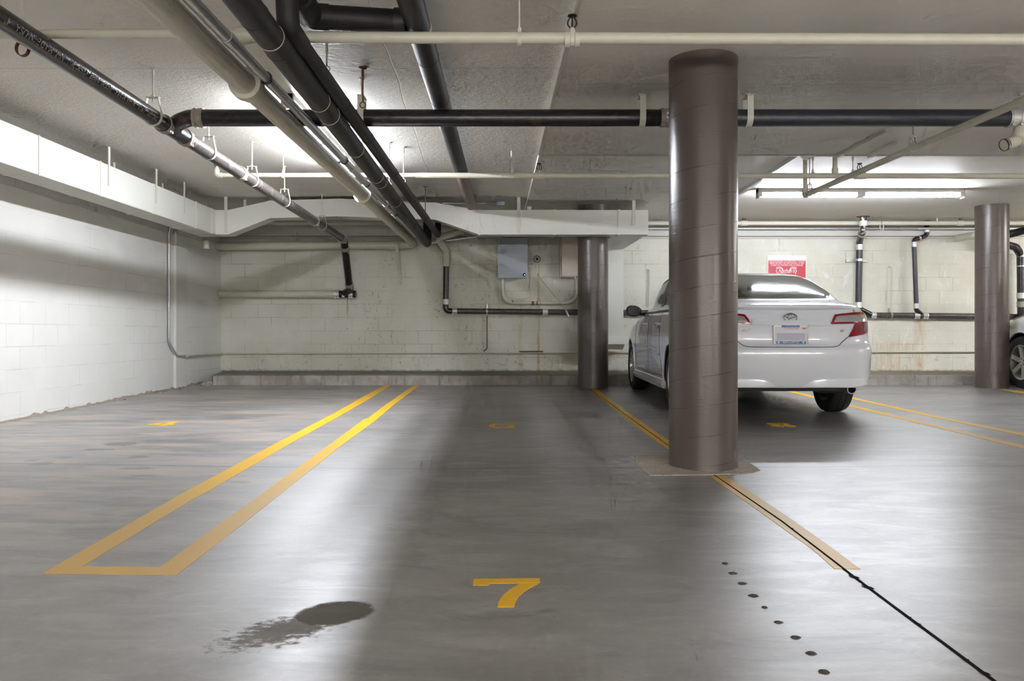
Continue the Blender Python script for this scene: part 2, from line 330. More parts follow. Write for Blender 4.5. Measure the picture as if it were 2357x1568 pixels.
# ---------------------------------------------------------------- mesh building
class MB:
    def __init__(s): s.v, s.f = [], []
    def add(s, vs, fs):
        b = len(s.v); s.v += [Vector(p) for p in vs]; s.f += [tuple(i+b for i in q) for q in fs]; return s
    def box(s, a, b):
        x0, y0, z0 = a; x1, y1, z1 = b
        return s.add([(x0,y0,z0),(x1,y0,z0),(x1,y1,z0),(x0,y1,z0),(x0,y0,z1),(x1,y0,z1),(x1,y1,z1),(x0,y1,z1)],
                     [(0,3,2,1),(4,5,6,7),(0,1,5,4),(1,2,6,5),(2,3,7,6),(3,0,4,7)])
    def obox(s, c, ux, uy, uz):         # box from centre and three half vectors
        c, ux, uy, uz = map(Vector, (c, ux, uy, uz)); vs = []
        for k in (-1, 1):
            for (i, j) in ((-1,-1),(1,-1),(1,1),(-1,1)): vs.append(c+ux*i+uy*j+uz*k)
        return s.add(vs, [(0,3,2,1),(4,5,6,7),(0,1,5,4),(1,2,6,5),(2,3,7,6),(3,0,4,7)])
    def tube(s, pts, r, seg=20, cap=True, closed=False):
        pts = [Vector(p) for p in pts]; n = len(pts)
        rs = r if isinstance(r, (list, tuple)) else [r]*n
        tan = []
        for i in range(n):
            if closed: d = pts[(i+1) % n]-pts[i-1]
            else: d = pts[min(i+1, n-1)]-pts[max(i-1, 0)]
            tan.append(d.normalized())
        up = Vector((0, 0, 1)) if abs(tan[0].z) < .9 else Vector((1, 0, 0))
        u = tan[0].cross(up).normalized(); rings = []
        b = len(s.v)
        for i in range(n):
            u = (u-tan[i]*u.dot(tan[i])).normalized(); w = tan[i].cross(u)
            for k in range(seg):
                a = 2*PI*k/seg; s.v.append(pts[i]+(u*math.cos(a)+w*math.sin(a))*rs[i])
        m = n if closed else n-1
        for i in range(m):
            j = (i+1) % n
            for k in range(seg):
                l = (k+1) % seg
                s.f.append((b+i*seg+k, b+i*seg+l, b+j*seg+l, b+j*seg+k))
        if cap and not closed:
            s.f.append(tuple(b+k for k in reversed(range(seg)))); s.f.append(tuple(b+(n-1)*seg+k for k in range(seg)))
        return s
    def lathe(s, prof, o, ax, seg=32):  # prof: (radius, height) along axis ax from o
        o, ax = Vector(o), Vector(ax).normalized()
        pts = [o+ax*h for (r, h) in prof]; b = len(s.v)
        up = Vector((0, 0, 1)) if abs(ax.z) < .9 else Vector((1, 0, 0))
        u = ax.cross(up).normalized(); w = ax.cross(u)
        for p, (r, h) in zip(pts, prof):
            for k in range(seg):
                a = 2*PI*k/seg; s.v.append(p+(u*math.cos(a)+w*math.sin(a))*max(r, 1e-5))
        for i in range(len(prof)-1):
            for k in range(seg):
                l = (k+1) % seg; s.f.append((b+i*seg+k, b+i*seg+l, b+(i+1)*seg+l, b+(i+1)*seg+k))
        return s
    def ribbon(s, path, axis, width, thick):   # flat bar bent along a path; width runs along axis
        axis = Vector(axis).normalized()*width/2; path = [Vector(p) for p in path]; n = len(path); b = len(s.v)
        for i in range(n):
            d = (path[min(i+1, n-1)]-path[max(i-1, 0)]).normalized(); nn = d.cross(axis).normalized()*thick/2
            for q in (axis+nn, axis-nn, -axis-nn, -axis+nn): s.v.append(path[i]+q)
        for i in range(n-1):
            for k in range(4):
                l = (k+1) % 4; s.f.append((b+i*4+k, b+i*4+l, b+(i+1)*4+l, b+(i+1)*4+k))
        s.f.append((b+3, b+2, b+1, b)); e = b+(n-1)*4; s.f.append((e, e+1, e+2, e+3)); return s
    def loft(s, rings, cap=True):       # rings of equal point count
        b = len(s.v); n = len(rings[0])
        for r in rings: s.v += [Vector(p) for p in r]
        for i in range(len(rings)-1):
            for k in range(n):
                l = (k+1) % n; s.f.append((b+i*n+k, b+i*n+l, b+(i+1)*n+l, b+(i+1)*n+k))
        if cap:
            s.f.append(tuple(b+k for k in reversed(range(n)))); e = b+(len(rings)-1)*n; s.f.append(tuple(e+k for k in range(n)))
        return s
    def build(s, name, mat, parent=None, origin=None, angle=35, bevel=0, local=False, smooth=True):
        off = Vector((0, 0, 0))
        if parent is not None and not local: off = OFF.get(parent.name, off)
        elif origin is not None: off = Vector(origin)
        elif parent is None:
            lo = [min(v[i] for v in s.v) for i in range(3)]; hi = [max(v[i] for v in s.v) for i in range(3)]
            off = Vector(((lo[0]+hi[0])/2, (lo[1]+hi[1])/2, lo[2]))
        me = bpy.data.meshes.new(name); me.from_pydata([v-off for v in s.v], [], s.f)
        bm = bmesh.new(); bm.from_mesh(me)
        if bevel:
            bmesh.ops.remove_doubles(bm, verts=bm.verts, dist=1e-5)
            es = [e for e in bm.edges if len(e.link_faces) == 2 and e.calc_face_angle(0) > .6]
            bmesh.ops.bevel(bm, geom=es, offset=bevel, segments=2, affect='EDGES', clamp_overlap=True)
        bmesh.ops.recalc_face_normals(bm, faces=bm.faces); bm.to_mesh(me); bm.free()
        if smooth:
            me.shade_smooth(); me.set_sharp_from_angle(angle=math.radians(angle))
        me.materials.append(mat)
        o = bpy.data.objects.new(name, me); COL.objects.link(o)
        if parent is not None: o.parent = parent; OFF[o.name] = OFF.get(parent.name, Vector((0,0,0)))
        else: o.location = off; OFF[o.name] = off
        return o
OFF = {}
def tag(o, label=None, cat=None, group=None, kind=None):
    if label: o['label'] = label
    if cat: o['category'] = cat
    if group: o['group'] = group
    if kind: o['kind'] = kind
    return o
def thing(name, label, cat, loc=(0, 0, 0), group=None):
    o = bpy.data.objects.new(name, None); COL.objects.link(o); o.location = loc; o.empty_display_size = .1
    OFF[o.name] = Vector(loc); return tag(o, label, cat, group)
def struct(name, mb, mat, **kw):
    o = mb.build(name, mat, **kw); o['kind'] = 'structure'; return o

def bend(pts, r, n=7):                  # round the corners of a polyline
    pts = [Vector(p) for p in pts]; out = [pts[0]]
    for i in range(1, len(pts)-1):
        a, b, c = pts[i-1], pts[i], pts[i+1]
        d1, d2 = (a-b), (c-b); l1, l2 = d1.length, d2.length; d1.normalize(); d2.normalize()
        ang = d1.angle(d2)
        if ang > PI-.02: out.append(b); continue
        t = min(r/math.tan(ang/2), l1*.48, l2*.48)
        p, q = b+d1*t, b+d2*t
        for k in range(n+1):
            s = k/n; out.append(p*(1-s)**2+b*2*s*(1-s)+q*s*s)
    out.append(pts[-1]); return out
def coupling(parent, c, ax, r, L=.075, mat='steel_band', name='coupling', sub=True):
    ax = Vector(ax).normalized(); c = Vector(c)
    o = MB().lathe([(r+.001, -L/2), (r+.006, -L/2), (r+.006, L/2), (r+.001, L/2)], c, ax, 28).build(name, M[mat], parent)
    if sub:
        up = Vector((0, 0, 1)) if abs(ax.z) < .9 else Vector((0, -1, 0))
        side = ax.cross(up).normalized(); q = MB()
        for k in (-.3, .3):
            q.lathe([(r+.0065, -.007), (r+.0095, -.007), (r+.0095, .007), (r+.0065, .007)], c+ax*L*k, ax, 28)
            q.obox(c+ax*L*k+(side*.6-up*.8).normalized()*(r+.012), ax*.009, side*.012, up*.008)
        q.build('clamp_band', M[mat], o)
    return o
def text_mesh(txt, size, ext=.0006, shear=0., align='CENTER'):
    cu = bpy.data.curves.new('lettering', 'FONT'); cu.body = txt; cu.size = size; cu.extrude = ext; cu.shear = shear
    cu.align_x = align; cu.align_y = 'CENTER'
    o = bpy.data.objects.new('lettering', cu); COL.objects.link(o); bpy.context.view_layer.update()
    me = bpy.data.meshes.new_from_object(o.evaluated_get(bpy.context.evaluated_depsgraph_get()))
    vs = [v.co.copy() for v in me.vertices]; fs = [tuple(p.vertices) for p in me.polygons]
    bpy.data.objects.remove(o); bpy.data.curves.remove(cu); bpy.data.meshes.remove(me)
    return vs, fs
def lettering(txt, size, fn, shear=0., sx=1., ext=.0006, align='CENTER'):
    vs, fs = text_mesh(txt, size, ext, shear, align)
    return MB().add([fn(v.x*sx, v.y, v.z) for v in vs], fs)
# ---------------------------------------------------------------- setting
XL, YB, XR, YF = -4.68, 13.34, 14.0, -7.0
def build_room():
    n = 40; mb = MB()
    mb.add([(XL-.1, YF, fz(YF)), (XR+.1, YF, fz(YF)), (XR+.1, YB+.1, fz(YB+.1)), (XL-.1, YB+.1, fz(YB+.1)),
            (XL-.1, YF, -.4), (XR+.1, YF, -.4), (XR+.1, YB+.1, -.4), (XL-.1, YB+.1, -.4)],
           [(0,1,2,3),(7,6,5,4),(0,4,5,1),(1,5,6,2),(2,6,7,3),(3,7,4,0)])
    struct('floor', mb, M['floor'], origin=(0, 0, 0))
    struct('ceiling', MB().box((XL-.1, YF, CZL), (XR+.1, YB+.1, 2.95)), M['ceil'], origin=(0, 0, CZL))
    e2 = panel_edge(8.05)
    struct('ceiling', MB().add([(e2, 8.05, 2.74), (XR, 8.05, 2.74), (XR, YB, 2.74), (e2-.10, YB, 2.74), (e2, 8.05, CZL+.01), (XR, 8.05, CZL+.01), (XR, YB, CZL+.01), (e2-.10, YB, CZL+.01)], [(3,2,1,0),(4,5,6,7),(0,1,5,4),(1,2,6,5),(2,3,7,6),(3,0,4,7)]), M['panel'], origin=(0, 0, 2.74))
    # lowered slab panel around the columns
    e0, e1 = panel_edge(YF), panel_edge(8.05)
    mb = MB().add([(e0, YF, 2.68), (XR, YF, 2.68), (XR, 8.05, 2.68), (e1, 8.05, 2.68), (e0, YF, CZL+.01), (XR, YF, CZL+.01), (XR, 8.05, CZL+.01), (e1, 8.05, CZL+.01)],
                  [(3,2,1,0),(4,5,6,7),(0,1,5,4),(1,2,6,5),(2,3,7,6),(3,0,4,7)])
    struct('ceiling', mb, M['panel'], origin=(0, 0, 2.68))
    # bead along the panel's long edge
    a, b = Vector((e0, YF, 2.685)), Vector((e1, 8.05, 2.685))
    struct('trim_1', MB().obox((a+b)/2+Vector((-.012, 0, 0)), (b-a)/2, (.012, 0, 0), (0, 0, .012)), M['raceway'])
    struct('wall_back', MB().box((XL-.1, YB, -.3), (XR+.1, YB+.2, 2.95)), M['wall_b'])
    struct('wall_left', MB().box((XL-.2, YF, -.4), (XL, YB+.1, 2.95)), M['wall_l'])
    struct('wall_right', MB().box((XR, YF, -.4), (XR+.2, YB+.1, 2.95)), M['wall_plain'])
    struct('wall_front', MB().box((XL-.1, YF-.2, -.4), (XR+.1, YF, 2.95)), M['wall_plain'])
    # bond beam along the head of the back wall
    mb = MB().box((XL, YB-.10, 2.50), (XR, YB+.01, CZL+.005)).box((XL, YB-.03, 2.465), (XR, YB+.01, 2.50))
    struct('trim_2', mb, M['wall_plain'], bevel=.006)
    # pilaster on the left wall
    struct('trim_3', MB().box((XL-.01, 11.46, fz(11.5)-.02), (XL+.03, 11.86, CZL+.005)), M['pilaster'], bevel=.006)
    # wheel-stop kerb
    prof = [(-4.355, 12.07), (2.0, 12.07), (XR, 12.07), (XR, YB+.01), (XL+.02, YB+.01), (XL+.03, YB-.05), (-4.44, 12.35), (-4.40, 12.15)]
    mb = MB(); k = len(prof)
    vs = [(x, y, .10) for x, y in prof]+[(x, y+(.015 if y < 12.1 else 0), .300) for x, y in prof]+[(x+(.02 if x < 0 else 0), y+(.04 if y < 12.1 else 0), .316) for x, y in prof]
    fs = [tuple(range(2*k, 3*k))]
    for r in (0, 1):
        for i in range(k): j = (i+1) % k; fs.append((r*k+i, r*k+j, (r+1)*k+j, (r+1)*k+i))
    struct('trim_4', mb.add(vs, fs), M['curb'], angle=50)
    # saw-cut control joint running from the near edge to the wall bay
    pts = [FL(*p) for p in ((1358, 896.5), (1450, 962.5), (1540, 1027), (1652, 1099.5), (1720, 1146), (1800, 1201), (1880, 1262.5), (1963, 1326.4), (2060, 1399), (2170, 1480), (2288, 1568), (2560, 1770))]
    mb = MB(); b = []
    for i, p in enumerate(pts):
        w = .0048 if p.y < 4.6 else .003
        b += [p+Vector((-w, 0, .0022)), p+Vector((w, 0, .0022)), p+Vector((w, 0, -.004)), p+Vector((-w, 0, -.004))]
    fs = []
    for i in range(len(pts)-1):
        for q in range(4): l = (q+1) % 4; fs.append((i*4+q, i*4+l, i*4+4+l, i*4+4+q))
    mb.add(b, fs)
    rng = random.Random(3)
    for px, py, s in ((1822, 1217, .010), (1966, 1329, .016), (1998, 1353, .018), (2090, 1421, .008), (2112, 1437, .009), (2222, 1519, .008), (2266, 1551, .012)):
        p = FL(px, py); d = Vector((.45, -.9, -.012)).normalized(); side = Vector((.9, .45, 0))
        ring = [p+d*math.cos(a)*s*1.6+side*math.sin(a)*s*.55*rng.uniform(.6, 1.2)+Vector((0, 0, .0026)) for a in [2*PI*i/10 for i in range(10)]]
        mb.add(ring, [tuple(range(10))])
    struct('trim_5', mb, M['crack'], smooth=False)
    # dirt drifted against the left wall
    mb = MB(); n = 150; rng = random.Random(5); rows = []
    for i in range(n+1):
        y = 3.0+(12.9-3.0)*i/n; h = .012+.028*rng.random()**3; w = .03+.05*rng.random()
        rows.append([(XL+.001, y, fz(y)-.01), (XL+.001, y, fz(y)+h), (XL+w*.4, y, fz(y)+h*.55*rng.uniform(.5, 1.3)), (XL+w, y, fz(y)+.0015), (XL+w, y, fz(y)-.01)])
    mb.loft(rows)
    for i in range(60):
        y = 12.95-abs(rng.gauss(0, 1.4)); x = XL+abs(rng.gauss(0, .10)); s = rng.uniform(.006, .02)
        mb.lathe([(0, 0), (s, s*.2), (s*.7, s*.9), (0, s)], (x, y, fz(y)-.001), (rng.uniform(-.2, .2), .1, 1), 6)
    tag(mb.build('dirt_debris', M['dirt'], angle=20), 'loose brown dirt and crumbs drifted along the foot of the left wall', 'dirt', kind='stuff')
    mb = MB(); rng = random.Random(11)
    for (x, y, s) in ((-4.42, 12.12, .05), (-4.47, 12.0, .04), (-4.50, 12.22, .055), (-4.40, 11.98, .03)):
        ring = []
        for zz, k in ((0, 1), (.5, 1.1), (.95, .75), (1.15, .3)):
            ring.append([(x+s*k*math.cos(a)*rng.uniform(.75, 1.2), y+s*k*math.sin(a)*rng.uniform(.75, 1.2), fz(y)-.004+zz*s*1.1) for a in [2*PI*i/9 for i in range(9)]])
        mb.loft(ring)
    tag(mb.build('concrete_rubble', M['rough_grout'], angle=20), 'broken concrete lumps heaped at the left end of the kerb', 'rubble', kind='stuff')

def column(name, x, y, r, ztop, label):
    z0 = fz(y)-.01; prof = [(r+.004, 0), (r+.003, .015), (r, .04)]+[(r, .04+(ztop-z0-.04)*i/12) for i in range(1, 13)]
    mb = MB().lathe([(p, h) for p, h in prof], (x, y, z0), (0, 0, 1), 72)
    o = mb.build(name, M['column'], origin=(x, y, z0)); tag(o, label, 'column', 'round brown columns'); return o

# ---------------------------------------------------------------- floor markings
def floor_poly(polys, name, mat, label, cat, group=None, h=.0014):
    mb = MB()
    for poly in polys:
        k = len(poly); top = [Vector((p.x, p.y, p.z+h)) for p in poly]; bot = [Vector((p.x, p.y, p.z-.001)) for p in poly]
        mb.add(top+bot, [tuple(range(k))]+[(i, (i+1) % k, k+(i+1) % k, k+i) for i in range(k)])
    return tag(mb.build(name, mat, smooth=False), label, cat, group)
def strip(l, r):                         # two edges (pixels on the floor) -> quads
    L, R = [FL(*p) for p in l], [FL(*p) for p in r]
    return [[L[i], L[i+1], R[i+1], R[i]] for i in range(len(L)-1)]
def digit(shapes, cx, cy, w, h, sk=0.):  # shapes in a unit box laid on the floor, stencil style
    c = FL(cx, cy); out = []
    for sh in shapes:
        q = []
        for u, v in sh:
            y = c.y+(v-.5)*h; x = c.x+(u-.5)*w+(v-.5)*h*sk; q.append(Vector((x, y, fz(y))))
        out.append(q)
    return out
def arc(cx, cy, rx, ry, a0, a1, n=9, k=1.0):
    return [(cx+rx*k*math.cos(math.radians(a0+(a1-a0)*i/n)), cy+ry*k*math.sin(math.radians(a0+(a1-a0)*i/n))) for i in range(n+1)]
def ring_piece(cx, cy, ro, ri, a0, a1, n=10):
    o = arc(cx, cy, ro[0], ro[1], a0, a1, n); i = arc(cx, cy, ri[0], ri[1], a0, a1, n)
    return [[o[k], o[k+1], i[k+1], i[k]] for k in range(n)]
def build_markings():
    Y = M['yellow']; G = 'painted bay lines'
    # double line with its closing bar
    l = [(98, 1320.8), (396, 1150), (400, 1147), (633, 1022), (772, 950), (830, 917), (885, 887)]
    r = [(190, 1304.5), (443, 1150), (470, 1137), (660, 1026), (796, 950), (850, 919), (900.5, 887)]
    floor_poly(strip(l, r), 'bay_line', Y, 'left yellow stripe of the long double line between bays 4 and 6', 'bay line', G)
    l = [(369.7, 1306), (514.5, 1200), (560, 1168), (764, 1020), (837, 966), (848, 962), (885, 934), (952, 887.1)]
    r = [(407, 1324), (560, 1206), (567, 1200), (782, 1029), (865, 968), (886, 950), (903, 935), (967, 887.5)]
    floor_poly(strip(l, r), 'bay_line', Y, 'right yellow stripe of the long double line, worn pale near its front', 'bay line', G)
    floor_poly(strip([(190, 1304.6), (369.7, 1306.3)], [(98, 1321), (407, 1324.2)]), 'bay_line', Y, 'short yellow crossbar closing the near end of the double line', 'bay line', G)
    l = [(1356.5, 896), (1420, 947.5), (1500, 1009), (1539.8, 1036)]; r = [(1374, 896.5), (1440, 945), (1520, 1002), (1546, 1019)]
    floor_poly(strip(l, r), 'bay_line', Y, 'yellow stripe with a saw cut in it, between the two left columns', 'bay line', G)
    l = [(1634, 1097), (1720, 1158), (1804, 1218), (1870, 1265), (1921, 1310)]; r = [(1671, 1096.5), (1740, 1141), (1828, 1200), (1910, 1258), (1981, 1311)]
    floor_poly(strip(l, r), 'bay_line', Y, 'pale worn stripe with painted-in reflection and a saw cut, in front of the nearest column', 'bay line', G)
    l = [(1800, 879.5), (1966.9, 916), (2150, 956.5), (2357, 998), (2600, 1047)]; r = [(1790, 881.5), (1966.9, 919.7), (2150, 961.5), (2357, 1004.5), (2600, 1056)]
    floor_poly(strip(l, r), 'bay_line', Y, 'farther of two yellow stripes right of the white sedan', 'bay line', G)
    l = [(1770, 887), (1958, 932), (2150, 977.5), (2357, 1025.5), (2600, 1082)]; r = [(1757, 888.5), (1958, 937), (2150, 983.5), (2357, 1033.5), (2600, 1092)]
    floor_poly(strip(l, r), 'bay_line', Y, 'nearer of two yellow stripes right of the white sedan', 'bay line', G)
    floor_poly(strip([(2296, 895.5), (2357, 901.5), (2480, 914)], [(2302, 897), (2357, 906.5), (2480, 924)]), 'bay_line', Y, 'short yellow stripe starting at the foot of the far right column', 'bay line', G)
    # bay numbers
    Y2 = M['yellow2']; N = 'stencilled bay numbers'
    c7 = [[FL(1090, 1333.5), FL(1241.5, 1332), FL(1243.3, 1342), FL(1127, 1343.8), FL(1123, 1347.8), FL(1088.5, 1348)]]
    lo = [(1197, 1344.5), (1173, 1358), (1156, 1373), (1147, 1387), (1145, 1398.3)]; hi = [(1238, 1344.6), (1210, 1359.5), (1194, 1374), (1186.5, 1387), (1183.5, 1398.3)]
    floor_poly(c7+strip(lo, hi), 'bay_number', Y2, 'large yellow stencilled number 7 on the floor nearest the viewer', 'number', N)
    s6 = ring_piece(.36, .5, (.36, .5), (.14, .36), 90, 270, 12)
    s6 = [[(a*1.0, b) for a, b in q] for q in s6]
    s6 += [[(.36, 1), (.47, 1), (.47, .85), (.36, .86)], [(.36, 0), (.47, 0), (.47, .13), (.36, .14)]]
    s6 += [[(.52, 1), (.80, .98), (.76, .86), (.52, .85)], [(.80, .98), (.97, .86), (1.0, .77), (.76, .77)]]
    s6 += [[(.40, .62), (.78, .62), (.78, .48), (.40, .46)], [(.78, .62), (.95, .56), (1.0, .36), (.76, .36)], [(.76, .36), (1.0, .36), (.93, .12), (.74, .15)], [(.74, .15), (.93, .12), (.76, .02), (.52, 0)], [(.52, 0), (.52, .13), (.74, .15)]]
    floor_poly(digit(s6, 1156, 980, .237, .33), 'bay_number', Y2, 'yellow stencilled number 6 in the empty middle bay', 'number', N)
    s8 = []
    for cy, rx in ((.745, .46), (.255, .5)):
        for a0, a1 in ((95, 262), (-82, 85)):
            s8 += ring_piece(.5, cy, (rx, .255), (rx-.25, .125), a0, a1, 12)
    floor_poly(digit(s8, 1797, 978.5, .225, .29, 0), 'bay_number', Y2, 'yellow stencilled number 8 behind the parked white sedan', 'number', N)
    s4 = [[(.58, 1), (.86, 1), (.86, .40), (.58, .40)], [(.58, .20), (.86, .20), (.86, 0), (.58, 0)], [(.50, 1), (.56, 1), (.24, .42), (.02, .42)], [(0, .40), (.54, .40), (.54, .22), (0, .22)], [(.58, .40), (1, .40), (1, .22), (.58, .22)]]
    floor_poly(digit(s4, 377, 975.5, .235, .33), 'bay_number', Y2, 'yellow stencilled number 4 beside the left wall', 'number', N)
    # rough patch at the foot of the near column
    ring = [FL(*p) for p in ((1448, 1053), (1475, 1050), (1530, 1049), (1640, 1050), (1715, 1063), (1735, 1072), (1752, 1084), (1735, 1090), (1700, 1093), (1600, 1095), (1494, 1096), (1477, 1082), (1462, 1066))]
    mb = MB(); k = len(ring); c = sum(ring, Vector())/k; rng = random.Random(2); rows = []
    for f, h in ((1, -.002), (.985, .003), (.8, .006), (.55, .010), (.2, .012)):
        rows.append([c+(p-c)*f+Vector((0, 0, h+(rng.uniform(0, .004) if f < 1 else 0))) for p in ring])
    tag(mb.loft(rows).build('grout_patch', M['rough_grout'], angle=20), 'rough brown grout patch around the foot of the nearest column', 'patch')
    # row of dried mud flecks beside the joint
    names = ['farthest', 'second farthest', 'third farthest', 'fourth farthest, roundest', 'fifth farthest, smallest', 'sixth farthest, broken', 'third nearest', 'second nearest', 'nearest']
    spots = [(1668.5, 1297.5, 12, 3.5), (1687, 1320, 17, 5), (1708.5, 1343.5, 18, 4.5), (1735, 1372, 20, 6), (1759.5, 1398.5, 11, 4.5), (1792, 1433, 18, 5), (1831, 1467.5, 20, 6.5), (1866, 1504, 23, 8), (1897, 1547, 25, 9)]
    for i, (px, py, w, h) in enumerate(spots):
        p = FL(px, py); rx = w*.62*p.y/F; ry = h*.62*p.y*p.y/(F*HC); rng = random.Random(i); rows = []
        for f, z in ((1, .0005), (.85, .0022), (.5, .0035), (.15, .004)):
            rows.append([(p.x+rx*f*math.cos(a)*rng.uniform(.7, 1.15), p.y+ry*f*math.sin(a)*rng.uniform(.7, 1.15), p.z+z) for a in [2*PI*k/12 for k in range(12)]])
        tag(MB().loft(rows).build('mud_fleck', M['fleck'], angle=20), f'{names[i]} dark fleck in the row of dried mud on the right', 'mud fleck', 'dried mud flecks in a row')

# ---------------------------------------------------------------- hangers, heads, lights
def hanger(c, r, axis, label, ztop=None, mat='strap', width=.028, yoke=.55, rise=.062, group='clevis hangers on pipes', rod='strap', lift=0.):
    c = Vector(c); axis = Vector(axis).normalized(); h = axis.cross(Vector((0, 0, 1))).normalized(); R = r+.004
    zt = ceil_z(c.x, c.y) if ztop is None else ztop
    t = thing('pipe_hanger', label, 'hanger', (c.x, c.y, c.z), group)
    top = R+rise; path = [h*(-R*yoke)+Vector((0, 0, top)), h*(-R*1.0)+Vector((0, 0, R*.45))]
    for i in range(1, 14):
        a = PI-.3+(PI+.6)*i/14; path.append(h*(R*math.cos(a))+Vector((0, 0, R*math.sin(a))))
    path += [h*R+Vector((0, 0, R*.45)), h*(R*yoke)+Vector((0, 0, top))]
    MB().ribbon([c+p for p in path], axis, width, .004).build('strap_loop', M[mat], t, angle=50)
    MB().obox(c+Vector((0, 0, top)), h*(R*yoke+.008), axis*(width/2+.002), (0, 0, .003)).build('cross_bar', M[mat], t)
    mb = MB().tube([c+Vector((0, 0, top-.03)), (c.x, c.y, zt+.004)], .006, 10)
    mb.lathe([(.012, -.006), (.012, .006)], c+Vector((0, 0, top+.010)), (0, 0, 1), 6).lathe([(.02, 0), (.02, -.006), (.008, -.012), (.008, -.05)], (c.x, c.y, zt+.001), (0, 0, 1), 12)
    mb.build('rod', M[rod], t); return t
def rod_hanger(c, r, axis, label, group='drop rods on sprinkler lines'):
    c = Vector(c); axis = Vector(axis).normalized(); zt = ceil_z(c.x, c.y)
    t = thing('rod_hanger', label, 'hanger', c, group); h = axis.cross(Vector((0, 0, 1))).normalized()
    path = [c+h*((r+.003)*math.cos(a))+Vector((0, 0, (r+.003)*math.sin(a))) for a in [2*PI*i/20 for i in range(21)]]
    MB().ribbon(path, axis, .022, .003).build('strap_loop', M['strap'], t, angle=50)
    MB().tube([c+Vector((0, 0, r)), c+Vector((0, 0, r+.03))], .012, 10).tube([c+Vector((0, 0, r+.02)), (c.x, c.y, zt-.03)], .005, 8).tube([(c.x, c.y, zt-.05), (c.x, c.y, zt+.002)], .011, 8).build('rod', M['strap'], t)
    return t
def sprinkler(t, c, r):                  # upright head on a tee of pipe t; c is the pipe axis
    c = Vector(c); z = r+.012
    h = MB().lathe([(r*.75, r*.6), (.020, z), (.014, z+.004), (.014, z+.012), (.009, z+.018)], c, (0, 0, 1), 16).build('sprinkler_head', M['beige'], t)
    h['label'] = 'upright sprinkler head in black metal'
    mb = MB()
    for s in (-1, 1):
        mb.tube(bend([c+Vector((s*.009, 0, z+.014)), c+Vector((s*.026, 0, z+.034)), c+Vector((s*.020, 0, z+.062)), c+Vector((s*.003, 0, z+.078))], .03), .0042, 8)
    mb.lathe([(.008, z+.072), (.006, z+.084)], c, (0, 0, 1), 12).build('frame', M['black'], h)
    MB().lathe([(.003, z+.018), (.005, z+.04), (.003, z+.072)], c, (0, 0, 1), 8).build('bulb', M['iron'], h)
    MB().lathe([(.004, z+.083), (.024, z+.085), (.026, z+.081), (.026, z+.0795), (.023, z+.082), (.004, z+.081)], c, (0, 0, 1), 20).build('deflector', M['black'], h)
def fixture(c, ax, L, ztop, label, name='fluorescent_light', rows=(-.03, .03), tube='tube'):
    c = Vector((c[0], c[1], ztop)); ax = Vector(ax).normalized(); s = ax.cross(Vector((0, 0, 1)))
    t = thing(name, label, 'light', c, 'two-tube strip lights')
    mb = MB().obox(c-Vector((0, 0, .024)), ax*L/2, s*.045, (0, 0, .0245))
    mb.build('housing', M['fixture'], t, bevel=.004)
    for k in (-1, 1):
        mb = MB().obox(c+ax*k*(L/2-.004)-Vector((0, 0, .06)), ax*.004, s*.050, (0, 0, .06)).lathe([(.012, 0), (.012, .003)], c+ax*k*L/2-Vector((0, 0, .05)), ax*k, 10)
        mb.build('end_plate', M['tanedge'], t)
    for o in (-L/2+.03, 0, L/2-.03):
        MB().obox(c+ax*o-Vector((0, 0, .073)), ax*(.05 if o == 0 else .022), s*.046, (0, 0, .026)).build('lamp_holder', M['plastic_white'], t)
    for k in (-1, 1):
        for sd in rows: MB().tube([c+s*sd+ax*(k*.055)-Vector((0, 0, .088)), c+s*sd+ax*(k*(L/2-.055))-Vector((0, 0, .088))], .0165, 8).build('tube', M[tube], t)
    zc = ceil_z(c.x, c.y)
    if zc-ztop > .05:
        for o in (-L*.35, L*.35): MB().tube([c+ax*o, Vector((c.x, c.y, zc+.002))+ax*o], .006, 8).build('rod', M['strap'], t)
    return t
def build_lights():
    fixture((-1.72, 7.65), (0, 1, 0), 2.58, CZL, 'lit strip light running into depth above the beige and black pipes')
    fixture((4.40, 10.3), (1, 0, 0), 2.58, 2.74, 'long lit strip light crosswise above the white sedan', rows=(0,))
    for (x, y, ax, lb) in FILL_LIGHTS:
        fixture((x, y), ax, 2.58, HANG if y < 3 else ceil_z(x, y), lb, tube='fill_tube_warm')
MX, BRY, BRZ = -2.5, 6.0, 2.502
def main_z(y): return 2.474-.0155*(y-4.03)
def main_y(px): return 2.5*F/(CX-px)
